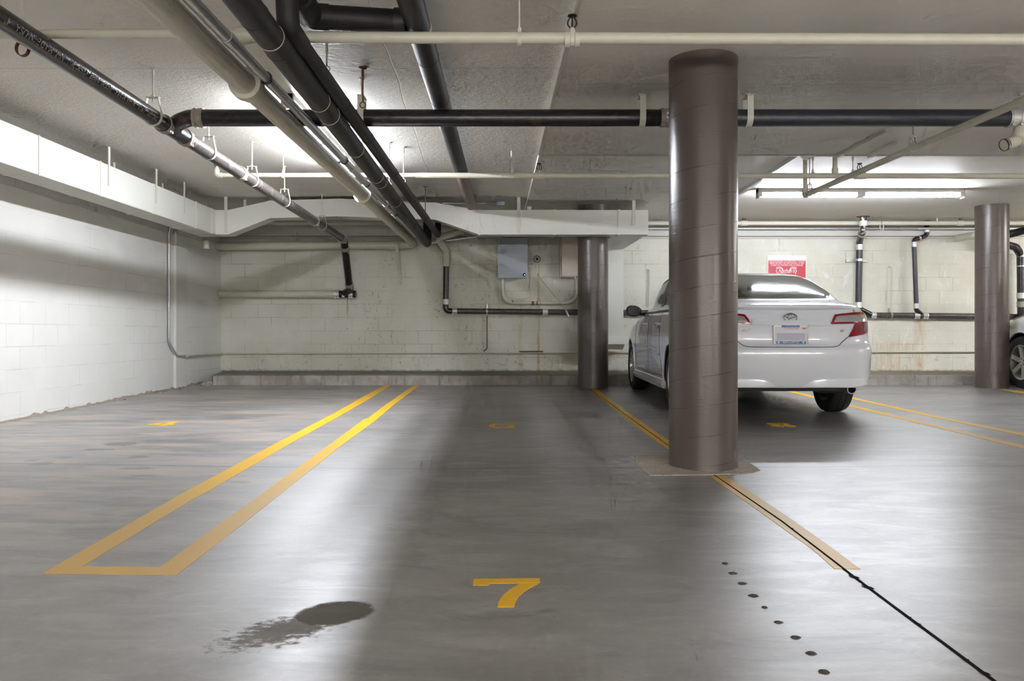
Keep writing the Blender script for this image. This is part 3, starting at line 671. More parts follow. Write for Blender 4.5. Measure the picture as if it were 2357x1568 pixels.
def build_main_drain():
    def mp(y): return Vector((MX, y, main_z(y)))
    ax = Vector((0, 1, -.0155)); r = .056
    t = thing('drain_pipe', 'long glossy black drain pipe sloping away along the left, with lettering', 'pipe', mp(2.2))
    y_t = 6.14
    near = MB().tube([mp(2.2), mp(5.93)], r, 32).build('pipe_section', M['iron'], t)
    # lettering along the near length, read from the junction back towards the viewer
    txt = '4"  TYLER   USA   NHP-MARK  ASTM A888  CISPI 301  NH  MADE IN USA   4"  TYLER   USA   NHP'
    def onpipe(u, v, w):
        a = .40+v/(r)       # angle from the side facing the viewer
        y = 5.80-u; c = mp(y); rr = r+.0012+w
        return c+Vector((math.cos(a), 0, -math.sin(a)))*rr
    lettering(txt, .052, lambda u, v, w: onpipe(u, v, w), sx=1.05, ext=.0004, align='LEFT').build('lettering', M['stencil'], near, smooth=False)
    MB().tube([mp(5.98), mp(6.30)], r+.004, 32).tube(bend([mp(6.10), Vector((MX+.075, 6.0, 2.470)), Vector((MX+.165, BRY, BRZ)), Vector((-2.20, BRY, BRZ))], .10, 10), .060, 32).build('wye', M['iron'], t)
    coupling(t, mp(5.955), ax, r+.002, .06, 'paint_band'); coupling(t, mp(6.335), ax, r+.002, .06, 'paint_band')
    MB().tube([mp(6.36), mp(7.60)], r, 32).build('pipe_section', M['iron_scuffed'], t, ).update_tag()
    coupling(t, mp(7.64), ax, r, .075, 'paint_band')
    MB().tube([mp(7.66), mp(10.5)], r, 32).build('pipe_section', M['iron_scuffed'], t)
    coupling(t, mp(10.55), ax, r, .075, 'paint_band')
    a, b = mp(12.35), Vector((-2.53, 12.98, 1.70))
    MB().tube([mp(10.57), a], r, 32).build('pipe_section', M['iron'], t)
    dn = (b-a).normalized()
    MB().tube(bend([mp(12.30), mp(12.42), mp(12.42)+dn*.16], .12), r+.001, 32).build('elbow', M['iron'], t)
    coupling(t, a+Vector((0, -.03, 0)), ax, r+.001, .05, 'paint_band'); coupling(t, mp(12.42)+dn*.16, dn, r, .06, 'paint_band')
    MB().tube([mp(12.42)+dn*.16, b], r, 32).build('downpipe', M['iron'], t)
    coupling(t, b, dn, r, .06, 'paint_band')
    zc = 1.563; yw = 13.24
    MB().tube(bend([b, Vector((-2.53, 13.10, 1.63)), Vector((-2.66, 13.22, 1.57))], .08), r, 28).tube([(-2.80, yw, zc), (-2.47, yw, zc)], r+.004, 28).build('wye', M['iron'], t)
    coupling(t, (-2.775, yw, zc), (1, 0, 0), r+.004, .075); coupling(t, (-2.55, yw, zc), (1, 0, 0), r+.004, .07)
    MB().box((-2.685, yw-r-.012, zc-.055), (-2.645, yw-r-.001, zc+.012)).build('strap', M['strap'], t)
    # painted stub running to the left wall
    t2 = thing('wall_pipe', 'beige painted pipe running level from the left corner to the black wye', 'pipe', (-3.7, yw, zc))
    MB().tube([(XL+.005, yw, zc), (-2.815, yw, zc)], .060, 28).build('pipe_section', M['beige'], t2)
    for x in (-3.02,):
        MB().lathe([(.061, -.035), (.064, -.035), (.064, .035), (.061, .035)], (x, yw, zc), (1, 0, 0), 28).box((x-.03, YB-.006, zc+.05), (x+.03, YB+.001, zc+.21)).build('bracket', M['strap'], t2)
    labels = ['first clevis hanger on the sloping drain, where the white lettering is', 'second clevis hanger on the sloping drain, just past the wye', 'third clevis hanger on the sloping drain, on the scuffed length', 'fourth clevis hanger on the sloping drain, below the white sprinkler line', 'fifth clevis hanger on the sloping drain, in front of the raised duct', 'last thin clevis hanger on the sloping drain, close to the back wall']
    for lb, px in zip(labels, (352, 480, 580, 655, 741, 785)):
        y = main_y(px); hanger(mp(y), r+.001, ax, lb, rise=.075, yoke=.62, width=.026 if px < 780 else .012)

def build_branch():
    r = .0615
    t = thing('drain_pipe', 'level black drain pipe running crosswise from the wye to the right edge', 'pipe', (0, BRY, BRZ))
    MB().tube([(-2.23, BRY, BRZ), (1.13, BRY, BRZ)], r, 32).build('pipe_section', M['iron'], t)
    MB().tube([(1.16, BRY, BRZ), (3.64, BRY, BRZ)], r, 32).build('pipe_section', M['iron_blue'], t)
    coupling(t, (-2.265, BRY, BRZ), (1, 0, 0), r+.001, .075, 'paint_band'); cp = coupling(t, (1.145, BRY, BRZ), (1, 0, 0), r, .085, 'paint_band')
    MB().box((1.138, BRY-r-.0145, BRZ-.022), (1.166, BRY-r-.0125, BRZ+.024)).build('sticker', M['sign_white'], cp)
    MB().lathe([(.0, 0), (.010, 0), (.010, .001), (0, .001)], (1.152, BRY-r-.0155, BRZ), (0, 1, 0), 16).build('sticker_mark', M['sticker_blue'], cp)
    coupling(t, (3.685, BRY, BRZ), (1, 0, 0), r+.001, .10)
    # pale continuation with a dropped wye and capped stub
    t2 = thing('drain_pipe', 'pale painted drain pipe and capped wye at the upper right edge', 'pipe', (4.2, BRY, BRZ))
    MB().tube([(3.72, BRY, BRZ), (5.6, BRY, BRZ)], r+.002, 32).build('pipe_section', M['plastic_white'], t2)
    MB().tube(bend([(3.80, BRY, BRZ-.03), (3.70, BRY-.01, BRZ-.115), (3.82, BRY-.03, 2.325)], .05), .048, 24).build('wye', M['beige'], t2)
    a, b = P(2311, 334, 5.98), P(2500, 270, 6.1)
    MB().tube([a, a.lerp(b, .35)], .042, 28).tube([a.lerp(b, .16), b], .046, 28).build('stub_pipe', M['beige'], t2)
    d = (b-a).normalized(); o = MB().lathe([(0, .004), (.040, .004), (.0425, -.004), (.0445, -.004), (.0445, .022), (.042, .022)], a, d, 28).build('end_cap', M['black'], t2)
    MB().lathe([(.0443, .004), (.0463, .004), (.0463, .014), (.0443, .014)], a, d, 28).build('clamp_band', M['chrome'], o)
    for px, lb in ((833, 'wide strap hanger on the crosswise black pipe, beside the black insulated pipes'), (1477, 'wide strap hanger on the crosswise black pipe, left of the nearest column'), (1722, 'wide strap hanger on the crosswise black pipe, right of the nearest column'), (2352, 'rod hanger on the pale pipe end at the upper right edge')):
        hanger(((px-CX)*BRY/F, BRY, BRZ), r, (1, 0, 0), lb, width=.044, yoke=.9, rise=.085, group='strap hangers on the crosswise drain')

def depth_pipe(name, label, x, z, y0, y1, r, mat, cat='pipe', seams=(), seam_mat='foam_gap', hubs=(), x1=None):
    x1 = x if x1 is None else x1
    def q(y): return Vector((x+(x1-x)*(y-y0)/(y1-y0), y, z))
    t = thing(name, label, cat, q(y0)); ax = (q(y1)-q(y0)).normalized()
    MB().tube([q(y0), q(y1)], r, 36).build('pipe_section', M[mat], t)
    for y in seams: MB().lathe([(r, -.006), (r+.002, -.004), (r+.002, .004), (r, .006)], q(y), ax, 36).build('seam_ring', M[seam_mat], t)
    for y in hubs: MB().lathe([(r, -.085), (r+.026, -.083), (r+.028, -.03), (r+.014, -.022), (r+.014, .055), (r, .060)], q(y), ax, 36).build('hub', M[mat], t)
    return t, q
def build_depth_pipes():
    # big beige pipe, elbowed onto the back wall
    r = .066
    t, q = depth_pipe('large_pipe', 'thick beige pipe running straight away and elbowed along the back wall', -1.522, 2.368, 2.0, 12.95, r, 'beige', seams=(6.75, 10.2), seam_mat='tanedge', hubs=(4.80, 8.58))
    MB().tube(bend([(-1.53, 12.9, 2.368), (-1.53, 13.14, 2.36), (-1.80, 13.14, 2.345)], .13, 12), r+.003, 36).build('elbow', M['beige'], t)
    MB().tube([(-1.76, 13.14, 2.345), (XL+.005, 13.14, 2.321)], r, 36).build('wall_run', M['beige'], t)
    for x in (-1.86,): MB().lathe([(r, -.03), (r+.008, -.03), (r+.008, .03), (r, .03)], (x, 13.14, 2.346), (1, 0, 0), 36).build('hub', M['beige'], t)
    for x in (-3.42,): MB().lathe([(r+.001, -.016), (r+.005, -.016), (r+.005, .016), (r+.001, .016)], (x, 13.14, 2.331), (1, 0, 0), 36).tube([(x, 13.14, 2.40), (x, 13.2, 2.56)], .008, 8).build('strap', M['strap'], t)
    t = thing('flat_bracket', 'bent flat steel bracket on the back wall below the thick beige pipe', 'bracket', P(915, 600, 13.2))
    MB().ribbon([P(912, 556, 12.99), P(914, 575, 13.02), P(916, 600, 13.18), P(920, 630, YB-.02), P(922, 657, YB-.005)], (1, 0, 0), .05, .006).build('bar', M['strap'], t, angle=60)
    for px, py, y in ((913, 560, 12.98), (914.5, 583, 13.05), (921, 651, YB-.012)):
        MB().lathe([(.012, 0), (.009, .008), (0, .009)], P(px, py, y), (0, -1, 0), 8).build('bolt', M['tanedge'], t)
    # grey electrical conduit beside it
    t, q = depth_pipe('electrical_conduit', 'grey galvanised conduit squeezed between the thick beige and black insulated pipes', -1.408, 2.405, 2.0, 12.4, .030, 'galv')
    for y in (4.12, 7.35, 9.4): coupling(t, q(y), (0, 1, 0), .030, .10, 'galv', 'coupling', False)
    for y in (4.75, 7.0, 8.1, 10.1): MB().lathe([(.031, -.012), (.038, -.012), (.038, .012), (.031, .012)], q(y), (0, 1, 0), 20).obox(q(y)+Vector((-.03, 0, -.018)), (.016, 0, 0), (0, .009, 0), (0, 0, .009)).build('clamp', M['iron'], t)
    # insulated black pipes
    t, q = depth_pipe('insulated_pipe', 'thick black foam-wrapped pipe running straight away, left of its thinner twin', -1.078, 2.30, 2.0, 12.35, .065, 'rubber_foam', seams=(3.55, 3.95, 9.3, 10.3, 11.2), x1=-1.245)
    for y in (3.80, 4.85, 5.15, 6.1, 7.15, 7.4, 8.5): MB().lathe([(.0645, -.0025), (.0675, -.0015), (.0675, .0015), (.0645, .0025)], q(y), (0, 1, 0), 36).build('wire_tie', M['tanedge'], t)
    MB().tube(bend([q(12.30), q(12.50), q(12.54)+Vector((0, 0, .40))], .07), .065, 32).build('end_bend', M['rubber_foam'], t)
    tag(MB().tube(bend([P(986, 560, 13.2), P(996, 558, 13.2), P(1100, 545, 13.2)], .1), .030, 20).build('electrical_conduit', M['galv']), 'grey conduit rising along the back wall behind the insulated pipe ends', 'conduit')
    t, q = depth_pipe('insulated_pipe', 'thinner black foam-wrapped pipe running straight away, elbowed at its near end', -1.052, 2.38, 3.95, 12.0, .046, 'rubber_foam', seams=(4.15, 4.42, 5.2, 6.1, 7.4, 8.8, 10.2))
    MB().tube(bend([(-1.054, 4.14, 2.38), (-1.054, 3.92, 2.385), (-1.06, 3.90, 2.60), (-1.06, 4.2, 2.645)], .035, 3), .054, 32).build('elbow', M['rubber_foam'], t)
    MB().tube(bend([q(11.95), q(12.12), q(12.15)+Vector((0, 0, .35))], .06), .046, 32).build('end_bend', M['rubber_foam'], t)
    t = thing('insulated_pipe', 'short fat black pipe crossing between the two insulated runs overhead', 'pipe', (-.8, 4.525, 2.645))
    MB().tube([(-1.075, 4.45, 2.645), (-.60, 4.525, 2.645)], .065, 36).build('pipe_section', M['rubber_foam'], t)
    MB().lathe([(.066, -.03), (.074, -.03), (.074, .03), (.066, .03)], (-.60, 4.525, 2.645), (1, 0, 0), 36).build('collar', M['black'], t)
    MB().tube(bend([(-.98, 4.465, 2.645), (-1.075, 4.45, 2.645), (-1.065, 4.15, 2.63)], .03, 3), .070, 32).build('elbow', M['rubber_foam'], t)
    # single thick pipe to the right, ending in brown wrap
    t, q = depth_pipe('insulated_pipe', 'thick black pipe alone under the ceiling, ending in a brown section', -.508, 2.645, 2.0, 8.70, .069, 'rubber_foam', seams=(3.7, 5.1, 6.0, 7.1))
    MB().lathe([(.070, -.02), (.074, -.02), (.074, .02), (.070, .02)], q(4.60), (0, 1, 0), 36).build('wire_tie', M['tanedge'], t)
    MB().tube(bend([(-.508, 8.66, 2.645), (-.508, 11.02, 2.640), (-.508, 11.03, CZL+.002)], .05), .066, 36).build('end_section', M['brown_wrap'], t)
    MB().lathe([(.067, -.004), (.069, 0), (.067, .004)], (-.508, 10.4, 2.641), (0, 1, 0), 36).build('seam_ring', M['black'], t)
    # hooks and drop rods over the insulated runs
    for (px, py0, py1, y, m, lb) in ((752, 118, 152, 5.25, 'strap', 'short bare rod hanging above the insulated pipes, left of the pair'), (835, 166, 235, 5.75, 'rust', 'rusty rod dropping to the thin insulated pipe'),
                                     (896, 345, 420, 8.0, 'strap', 'pale rod dropping beside the insulated pipes near the strip light'), (929, 350, 412, 8.2, 'strap', 'pale rod with hook right of the insulated pipes'), (979, 434, 498, 10.4, 'rust', 'rusty drop rod in front of the raised duct')):
        a = P(px, py1, y); top = Vector((a.x, a.y, ceil_z(a.x, a.y)))
        t = thing('drop_rod', lb, 'rod', a, 'bare drop rods'); MB().tube([a, top], .0055, 8).lathe([(.03, 0), (.03, -.006), (.009, -.012), (.009, -.06)], top, (0, 0, 1), 12).build('rod', M[m], t)
        MB().tube([a+Vector((.02*math.sin(k), 0, -.02+.02*math.cos(k))) for k in [2*PI*i/16 for i in range(16)]], .004, 8, closed=True).build('eye', M[m], t)
    t = thing('empty_hanger', 'rusty empty strap loop dangling at the upper left edge', 'hanger', P(50, 110, 4.5))
    c = P(52, 112, 4.4); MB().tube([c+Vector((0, 0, .03)), (c.x, c.y, CZL+.002)], .007, 8).build('rod', M['strap'], t)
    MB().ribbon([c+Vector((.034*math.sin(a), 0, .04*math.cos(a))) for a in [2*PI*i/20 for i in range(21)]], (0, 1, 0), .025, .004).build('strap_loop', M['rust'], t, angle=50)

def build_sprinkler_lines():
    Y1, z1 = 4.47, 2.526
    t = thing('sprinkler_pipe', 'nearest beige sprinkler line crossing the whole view at the top', 'pipe', (1, Y1, z1))
    MB().tube([(-3.6, Y1, 2.557), (-1.44, Y1, 2.557)], .0245, 24).build('pipe_section', M['beige'], t)
    MB().tube([(-1.44, Y1, 2.54), (3.6, Y1, 2.524)], .0315, 28).build('pipe_section', M['beige'], t)
    MB().lathe([(.026, -.05), (.042, -.045), (.044, .03), (.034, .05)], (-1.44, Y1, 2.548), (1, 0, 0), 28).build('reducer', M['beige'], t)
    x = .343; MB().lathe([(.032, -.042), (.042, -.042), (.042, -.014), (.037, -.010), (.037, .010), (.042, .014), (.042, .040), (.032, .040)], (x, Y1, z1), (1, 0, 0), 28).build('tee', M['beige'], t)
    sprinkler(t, (x, Y1, z1), .036)
    rod_hanger((.055, Y1, z1+.002), .032, (1, 0, 0), 'strap and drop rod on the nearest sprinkler line')
    Y2, z2 = 8.38, 2.54
    t = thing('sprinkler_pipe', 'middle beige sprinkler line ending in an elbow above the left bay', 'pipe', (1, Y2, z2))
    MB().tube([(-2.95, Y2, 2.542), (-.9, Y2, 2.542)], .0225, 24).build('pipe_section', M['beige'], t)
    MB().tube([(-.95, Y2, 2.54), (8.0, Y2, 2.53)], .028, 28).build('pipe_section', M['beige'], t)
    MB().tube(bend([(-2.93, Y2, 2.542), (-2.985, Y2, 2.542), (-2.985, Y2, 2.60)], .04), .028, 20).build('elbow', M['beige'], t)
    for x in (.306, 3.578): MB().lathe([(.028, -.05), (.036, -.05), (.036, .05), (.028, .05)], (x, Y2, 2.537), (1, 0, 0), 28).build('tee', M['beige'], t)
    sprinkler(t, (-2.985, Y2, 2.575), .028)
    sprinkler(t, (.306, Y2, 2.537), .030)
    sprinkler(t, (3.578, Y2, 2.537), .030)
    for px, lb in ((652, 'drop rod on the middle sprinkler line behind the sloping drain'), (1178, 'drop rod on the middle sprinkler line in mid view'), (1871, 'drop rod on the middle sprinkler line right of the nearest column'), (1963, 'drop rod on the middle sprinkler line beside a sprinkler head')):
        rod_hanger(((px-CX)*Y2/F, Y2, 2.54), .028, (1, 0, 0), lb)
    x = (1922-CX)*Y2/F; t3 = thing('riser_stub', 'short thick flanged riser between the middle sprinkler line and ceiling', 'pipe', (x, Y2, 2.6))
    MB().tube([(x, Y2, 2.555), (x, Y2, 2.738)], .024, 20).build('pipe_section', M['beige'], t3); MB().lathe([(.06, 0), (.06, -.008), (.03, -.014)], (x, Y2, 2.74), (0, 0, 1), 20).lathe([(.032, -.03), (.032, .03)], (x, Y2, 2.58), (0, 0, 1), 20).build('flange', M['beige'], t3)
    Y3, z3 = 12.9, 2.66
    t = thing('sprinkler_pipe', 'farthest beige sprinkler line running close to the back wall', 'pipe', (1, Y3, z3))
    MB().tube([(-4.3, Y3, z3), (13.0, Y3, z3)], .033, 28).build('pipe_section', M['beige'], t)
    for x in (3.69, 7.09): MB().lathe([(.033, -.05), (.042, -.05), (.042, .05), (.033, .05)], (x, Y3, z3), (1, 0, 0), 28).build('tee', M['beige'], t)
    sprinkler(t, (3.69, Y3, z3-.022), .034); sprinkler(t, (7.09, Y3, z3-.022), .034)
    rod_hanger(((2157-CX)*Y3/F, Y3, z3), .033, (1, 0, 0), 'drop rod on the far sprinkler line above the right black riser')
    t = thing('electrical_conduit', 'grey conduit under the far sprinkler line along the back wall', 'conduit', (1, 13.17, 2.61))
    MB().tube([(1.0, 13.17, 2.61), (13.0, 13.17, 2.61)], .022, 20).build('pipe_section', M['galv'], t)
    for px in (1560, 2073, 2115): coupling(t, ((px-CX)*13.17/F, 13.17, 2.61), (1, 0, 0), .022, .07, 'galv', 'coupling', False)
    x = (2023-CX)*12.9/F; t = thing('empty_hanger', 'thin wire loop dangling from the ceiling near the back wall', 'hanger', (x, 12.8, 2.6))
    MB().tube([(x, 12.8, 2.64), (x, 12.8, 2.742)], .005, 8).build('rod', M['rust'], t); MB().tube([(x+.028*math.sin(a), 12.8, 2.585+.06*math.cos(a)) for a in [2*PI*i/20 for i in range(20)]], .0055, 8, closed=True).build('loop', M['strap'], t)
    # slanting branch on the right
    a, b = Vector((3.107, 8.62, 2.378)), Vector((3.235, 4.6, 2.385))
    t = thing('sprinkler_pipe', 'slanting beige pipe coming forward to the upper right corner', 'pipe', a)
    MB().tube([a, b], .0265, 28).build('pipe_section', M['beige'], t)
    mb = MB().tube(bend([a+(b-a)*.006, a, a+Vector((0, 0, .06))], .03), .031, 20).lathe([(.031, -.0), (.034, 0), (.034, .03), (.031, .03)], a+(b-a)*.012, (b-a), 20); mb.build('elbow', M['beige'], t)
    MB().tube([a+Vector((0, 0, .04)), (a.x, a.y, 2.742)], .022, 20).build('riser', M['beige'], t)
    d = (b-a).normalized()
    c = a+(b-a)*.70; c = a+(b-a)*((8.62-6.46)/(8.62-4.6)); hanger(c, .0265, d, 'clevis hanger part way along the slanting beige pipe', rise=.06)
    c = a+(b-a)*.03; hanger(c, .0265, d, 'clevis hanger at the far elbow of the slanting beige pipe', rise=.06, width=.02)
    # surface raceways
    R = M['raceway']
    def race(p, q, w, h, lb):
        p, q = Vector(p), Vector(q); d = (q-p); s = d.cross(Vector((0, 0, 1))).normalized()
        tag(MB().obox((p+q)/2-Vector((0, 0, h/2)), d/2, s*w/2, (0, 0, h/2)).build('surface_raceway', R, bevel=.003), lb, 'raceway', 'surface raceways on the ceiling')
    race((.33, 8.075, 2.72), (12.0, 8.075, 2.72), .045, .05, 'long raceway crossing the ceiling just behind the lowered panel')
    race((3.21, 8.05, 2.682), (3.24, 7.02, 2.682), .045, .035, 'longer of two raceway spurs on the panel, left of the other')
    race((3.53, 8.05, 2.682), (3.52, 7.50, 2.682), .045, .035, 'shorter raceway spur on the panel with a small end box')
    race((2.92, 8.10, 2.742), (2.95, 10.9, 2.742), .06, .04, 'raceway running back from the junction box beside the strip light')
    tag(MB().box((2.88, 8.02, 2.665), (2.98, 8.12, 2.735)).build('junction_box', R, bevel=.004), 'small square junction box where the ceiling raceways meet', 'box')
    tag(MB().obox((-.12, 11.62, 2.765), (.055, 0, 0), (0, .03, 0), (0, 0, .026)).build('junction_box', M['greybox'], bevel=.004), 'small grey box tucked above the duct beside the brown pipe end', 'box')
    tag(MB().tube([(-.95, 11.64, 2.772), (-.17, 11.64, 2.772)], .012, 12).build('electrical_conduit', M['galv']), 'thin conduit running into the small grey box above the duct', 'conduit')
    tag(MB().lathe([(.033, -.16), (.033, -.10), (.038, -.10), (.038, -.06), (.033, -.06), (.033, 0)], (.285, 11.75, 2.741), (0, 0, 1), 20).build('pipe_stub', M['plastic_white']), 'short white pipe stub poking from the ceiling above the duct', 'pipe')

def build_duct():
    t = thing('ventilation_duct', 'painted rectangular duct along the left wall, turning across the back bays', 'duct', (-4.0, 11.2, 2.276))
    zt, zb = 2.61, 2.276; D = M['duct']
    MB().box((-4.30, 1.5, zb), (-4.0, 11.19, zt)).build('duct_run', D, t, bevel=.004)
    st = [(-4.30, 11.19, zt, zb), (-3.99, 11.19, zt, zb), (-3.83, 11.19, zt, zb), (-3.26, 11.19, 2.738, 2.50), (-2.30, 11.12, 2.755, 2.515), (-1.0, 11.19, 2.71, 2.478), (-.41, 11.19, zt, zb), (.62, 11.19, zt, zb), (1.50, 11.19, zt, zb), (1.895, 11.19, zt, zb)]
    for i, nm in enumerate(['corner', None, 'rise', 'raised_section', 'raised_section', 'drop', 'duct_run', 'duct_run', 'duct_end']):
        if nm is None: continue
        a = st[i]; b = st[i+1] if nm != 'corner' else st[2]
        rings = [[(x, y, z0), (x, 11.44, z0), (x, 11.44, z1), (x, y, z1)] for (x, y, z1, z0) in (a, b)]
        MB().loft(rings).build(nm, D, t, smooth=False)
    for y in (6.985, 8.04, 9.25, 10.5, 11.05):
        MB().box((-4.305, y-.012, zb-.006), (-3.994, y+.012, zt+.006)).build('joint_seam', D, t, bevel=.003)
    for x in (-.41, .62, 1.50):
        MB().box((x-.018, 11.182, zb-.007), (x+.018, 11.445, zt+.007)).build('joint_seam', D, t, bevel=.003)
    for x, a in ((-3.26, st[3]), (-1.0, st[5]), (-2.30, st[4])):
        MB().box((x-.014, a[1]-.007, a[3]-.006), (x+.014, 11.445, a[2]+.002)).build('joint_seam', D, t, bevel=.003)
    for (y, x) in ((8.20, -3.995), (9.30, -3.995), (10.10, -3.995), (8.95, -4.305), (10.2, -4.305)):
        MB().box((x-.003, y-.02, 2.40), (x+.003, y+.02, CZL+.002)).build('strap', M['strap'], t)
    for x in (-3.86, .13, 1.70):
        MB().box((x-.022, 11.184, 2.40 if x > 1 else 2.30), (x+.022, 11.190, ceil_z(x, 11.2)+.002)).build('strap', M['strap'], t)
    MB().box((-3.70, 11.43, 2.40), (-3.66, 11.45, CZL+.002)).build('strap', M['strap'], t)
    # supply leg down the back wall
    t2 = thing('supply_duct', 'white supply duct dropping down the back wall beside the left column', 'duct', (1.5, 13.05, .75))
    MB().box((1.42, 11.45, 2.29), (1.885, 12.0, 2.60)).build('branch', D, t2, bevel=.005)
    rings = [[(1.42, 12.0, 2.29), (1.88, 12.0, 2.29), (1.88, 12.0, 2.58), (1.42, 12.0, 2.58)], [(1.30, 12.9, 2.26), (1.80, 12.9, 2.26), (1.80, 12.9, 2.55), (1.30, 12.9, 2.55)], [(1.30, 13.18, 2.26), (1.80, 13.18, 2.26), (1.80, 13.18, 2.55), (1.30, 13.18, 2.55)]]
    MB().loft(rings).build('transition', D, t2, smooth=False)
    MB().box((1.30, 12.93, .86), (1.80, 13.18, 2.265)).build('leg', D, t2, bevel=.005)
    for z in (2.05, 1.85): MB().box((1.295, 12.925, z-.008), (1.806, 13.185, z+.008)).build('joint_seam', D, t2)
    MB().box((1.28, 12.90, .755), (1.85, 13.20, .875)).build('collar', D, t2, bevel=.004)
    MB().loft([[(1.30, 12.92, .755), (1.82, 12.92, .755), (1.82, 13.2, .755), (1.30, 13.2, .755)], [(1.30, 13.02, .67), (1.80, 13.02, .67), (1.80, 13.2, .67), (1.30, 13.2, .67)], [(1.30, 13.02, .645), (1.76, 13.02, .645), (1.76, 13.2, .645), (1.30, 13.2, .645)]]).build('outlet', D, t2, smooth=False)
    MB().box((1.33, 12.95, .745), (1.79, 13.17, .757)).build('grille', M['black'], t2)
    tag(MB().lathe([(.02, 0), (.045, -.01), (.045, -.12), (.035, -.125), (0, -.125)], P(475, 553, 11.75), (0, 0, 1), 16).tube([P(475, 553, 11.75), P(475, 540, 11.75)+Vector((0, 0, .5))], .004, 6).build('hanging_fitting', M['beige']), 'small beige cylinder hanging below the duct corner', 'fitting')

def build_wall_items():
    Yw = 13.24
    # drain along the back wall
    t = thing('wall_drain', 'black drain dropping from beige elbows and running along the back wall', 'pipe', P(1027, 640, Yw))
    a = [P(1064, 531, 12.75), P(1008, 549, 12.85), P(1028, 578, 13.18), P(1027, 612, Yw)]
    MB().tube(bend(a, .10), .054, 24).build('upper_elbow', M['beige'], t)
    for p, q in ((a[0], a[1]),): MB().lathe([(.054, -.03), (.060, -.03), (.060, .03), (.054, .03)], p.lerp(q, .15), q-p, 24).build('hub', M['beige'], t)
    top, bot = P(1027, 600, Yw), P(1027, 717, Yw); bot.z = 1.288
    MB().tube([P(1027, 606, Yw), P(1026, 694, Yw)], .047, 28).build('downpipe', M['iron'], t)
    coupling(t, P(1027, 601, Yw), (0, 0, 1), .05, .09, 'paint_band'); coupling(t, P(1025.5, 695, Yw), (0, 0, 1), .047, .085)
    def run(x): return Vector((x, 13.27, 1.292-.0100*(x+1.0)))
    MB().tube(bend([P(1025.5, 690, Yw), Vector((-1.02, 13.25, 1.290)), run(-.88)], .10), .047, 28).build('elbow', M['iron'], t)
    MB().tube([run(-.9), run(12.0)], .046, 28).build('pipe_run', M['iron_scuffed'], t)
    for x in (-.88, .583, 5.88, 6.58, 6.72, 8.55): coupling(t, run(x), (1, 0, 0), .046, .085)
    for x in (-.358, 6.17):
        p = run(x); MB().lathe([(.047, -.014), (.051, -.014), (.051, .014), (.047, .014)], p, (1, 0, 0), 28).box((p.x-.012, 13.30, p.z), (p.x+.012, YB+.002, p.z+.12)).build('strap', M['galv'], t)
    # risers on the right
    t = thing('riser_pipe', 'left black riser with steel couplings and flaking white top, beside the sedan roof', 'pipe', P(1978, 600, 13.2))
    r = .051; x0 = (1987-CX)*12.72/F; p = [Vector((x0, 12.72, 2.742)), Vector((x0, 12.72, 2.565)), Vector((5.63, 13.20, 2.40)), Vector((5.63, 13.20, 2.30))]
    mott = NT('flaking_white'); v = mott.pos(); nn = mott.ramp(mott.noise(v, 17, 5, .7), .50, .56)
    mott.bsdf(mott.mix(nn, (.02, .02, .02), (.66, .62, .55)), .5); M['flaking'] = mott.m
    MB().tube(bend([p[0], p[1], p[1].lerp(p[2], .4)], .10), r, 28).build('upper_length', M['flaking'], t)
    MB().lathe([(.10, 0), (.10, -.006), (.055, -.012)], p[0], (0, 0, 1), 24).build('escutcheon', M['rust'], t)
    MB().tube(bend([p[1].lerp(p[2], .35), p[2], p[3]], .08), r, 28).build('offset', M['iron'], t)
    MB().tube([p[3], (5.615, 13.20, 1.40)], r-.002, 28).build('riser', M['iron_blue'], t)
    MB().tube(bend([(5.615, 13.20, 1.40), (5.615, 13.22, 1.33), run(5.85)], .08), .05, 28).build('wye', M['iron'], t)
    coupling(t, p[0]-Vector((0, 0, .11)), (0, 0, 1), r, .08, 'plastic_white'); coupling(t, p[1].lerp(p[2], .42), p[2]-p[1], r, .05, 'paint_band')
    coupling(t, (5.63, 13.20, 2.315), (0, 0, 1), r, .09); coupling(t, (5.615, 13.20, 1.385), (0, 0, 1), r, .09)
    MB().box((5.46, YB-.045, 2.085), (5.80, YB+.002, 2.13)).build('strut', M['galv'], t); MB().lathe([(r+.001, -.02), (r+.006, -.02), (r+.006, .02), (r+.001, .02)], (5.625, 13.2, 2.108), (0, 0, 1), 28).build('strap', M['galv'], t)
    t = thing('riser_pipe', 'slim black riser with an S-bend at the top, between sedan and far column', 'pipe', P(2110, 600, 13.22))
    r = .036; b = [Vector((6.715, 13.20, 2.742)), Vector((6.715, 13.20, 2.50)), Vector((6.52, 13.22, 2.44)), Vector((6.52, 13.22, 2.34))]
    MB().tube([b[0], Vector((6.715, 13.2, 2.60))], r, 24).tube(bend([Vector((6.715, 13.2, 2.62)), b[1], b[2], b[3]], .12, 12), r, 24).build('s_bend', M['iron'], t)
    MB().tube([b[3], (6.555, 13.22, 1.38)], r-.001, 24).build('riser', M['iron_blue'], t)
    MB().tube(bend([(6.555, 13.22, 1.38), (6.56, 13.23, 1.31), run(6.68)], .07), r, 24).build('wye', M['iron'], t)
    coupling(t, b[1]+Vector((0, 0, .09)), (0, 0, 1), r, .07); coupling(t, b[3]+Vector((0, 0, .02)), (0, 0, 1), r, .08); coupling(t, (6.555, 13.22, 1.37), (0, 0, 1), r, .08); coupling(t, (6.60, 13.21, 2.465), (1, 0, .35), r, .03, 'galv', 'coupling', False)
    t = thing('riser_pipe', 'thick black riser with steel bands at the right edge behind the SUV', 'pipe', P(2352, 640, 13.15))
    r = .066; xr = (2352-CX)*13.15/F
    MB().tube(bend([P(2290, 556, 13.0), P(2338, 569, 13.1), P(2352, 590, 13.15)], .10), r-.006, 28).build('elbow', M['iron'], t)
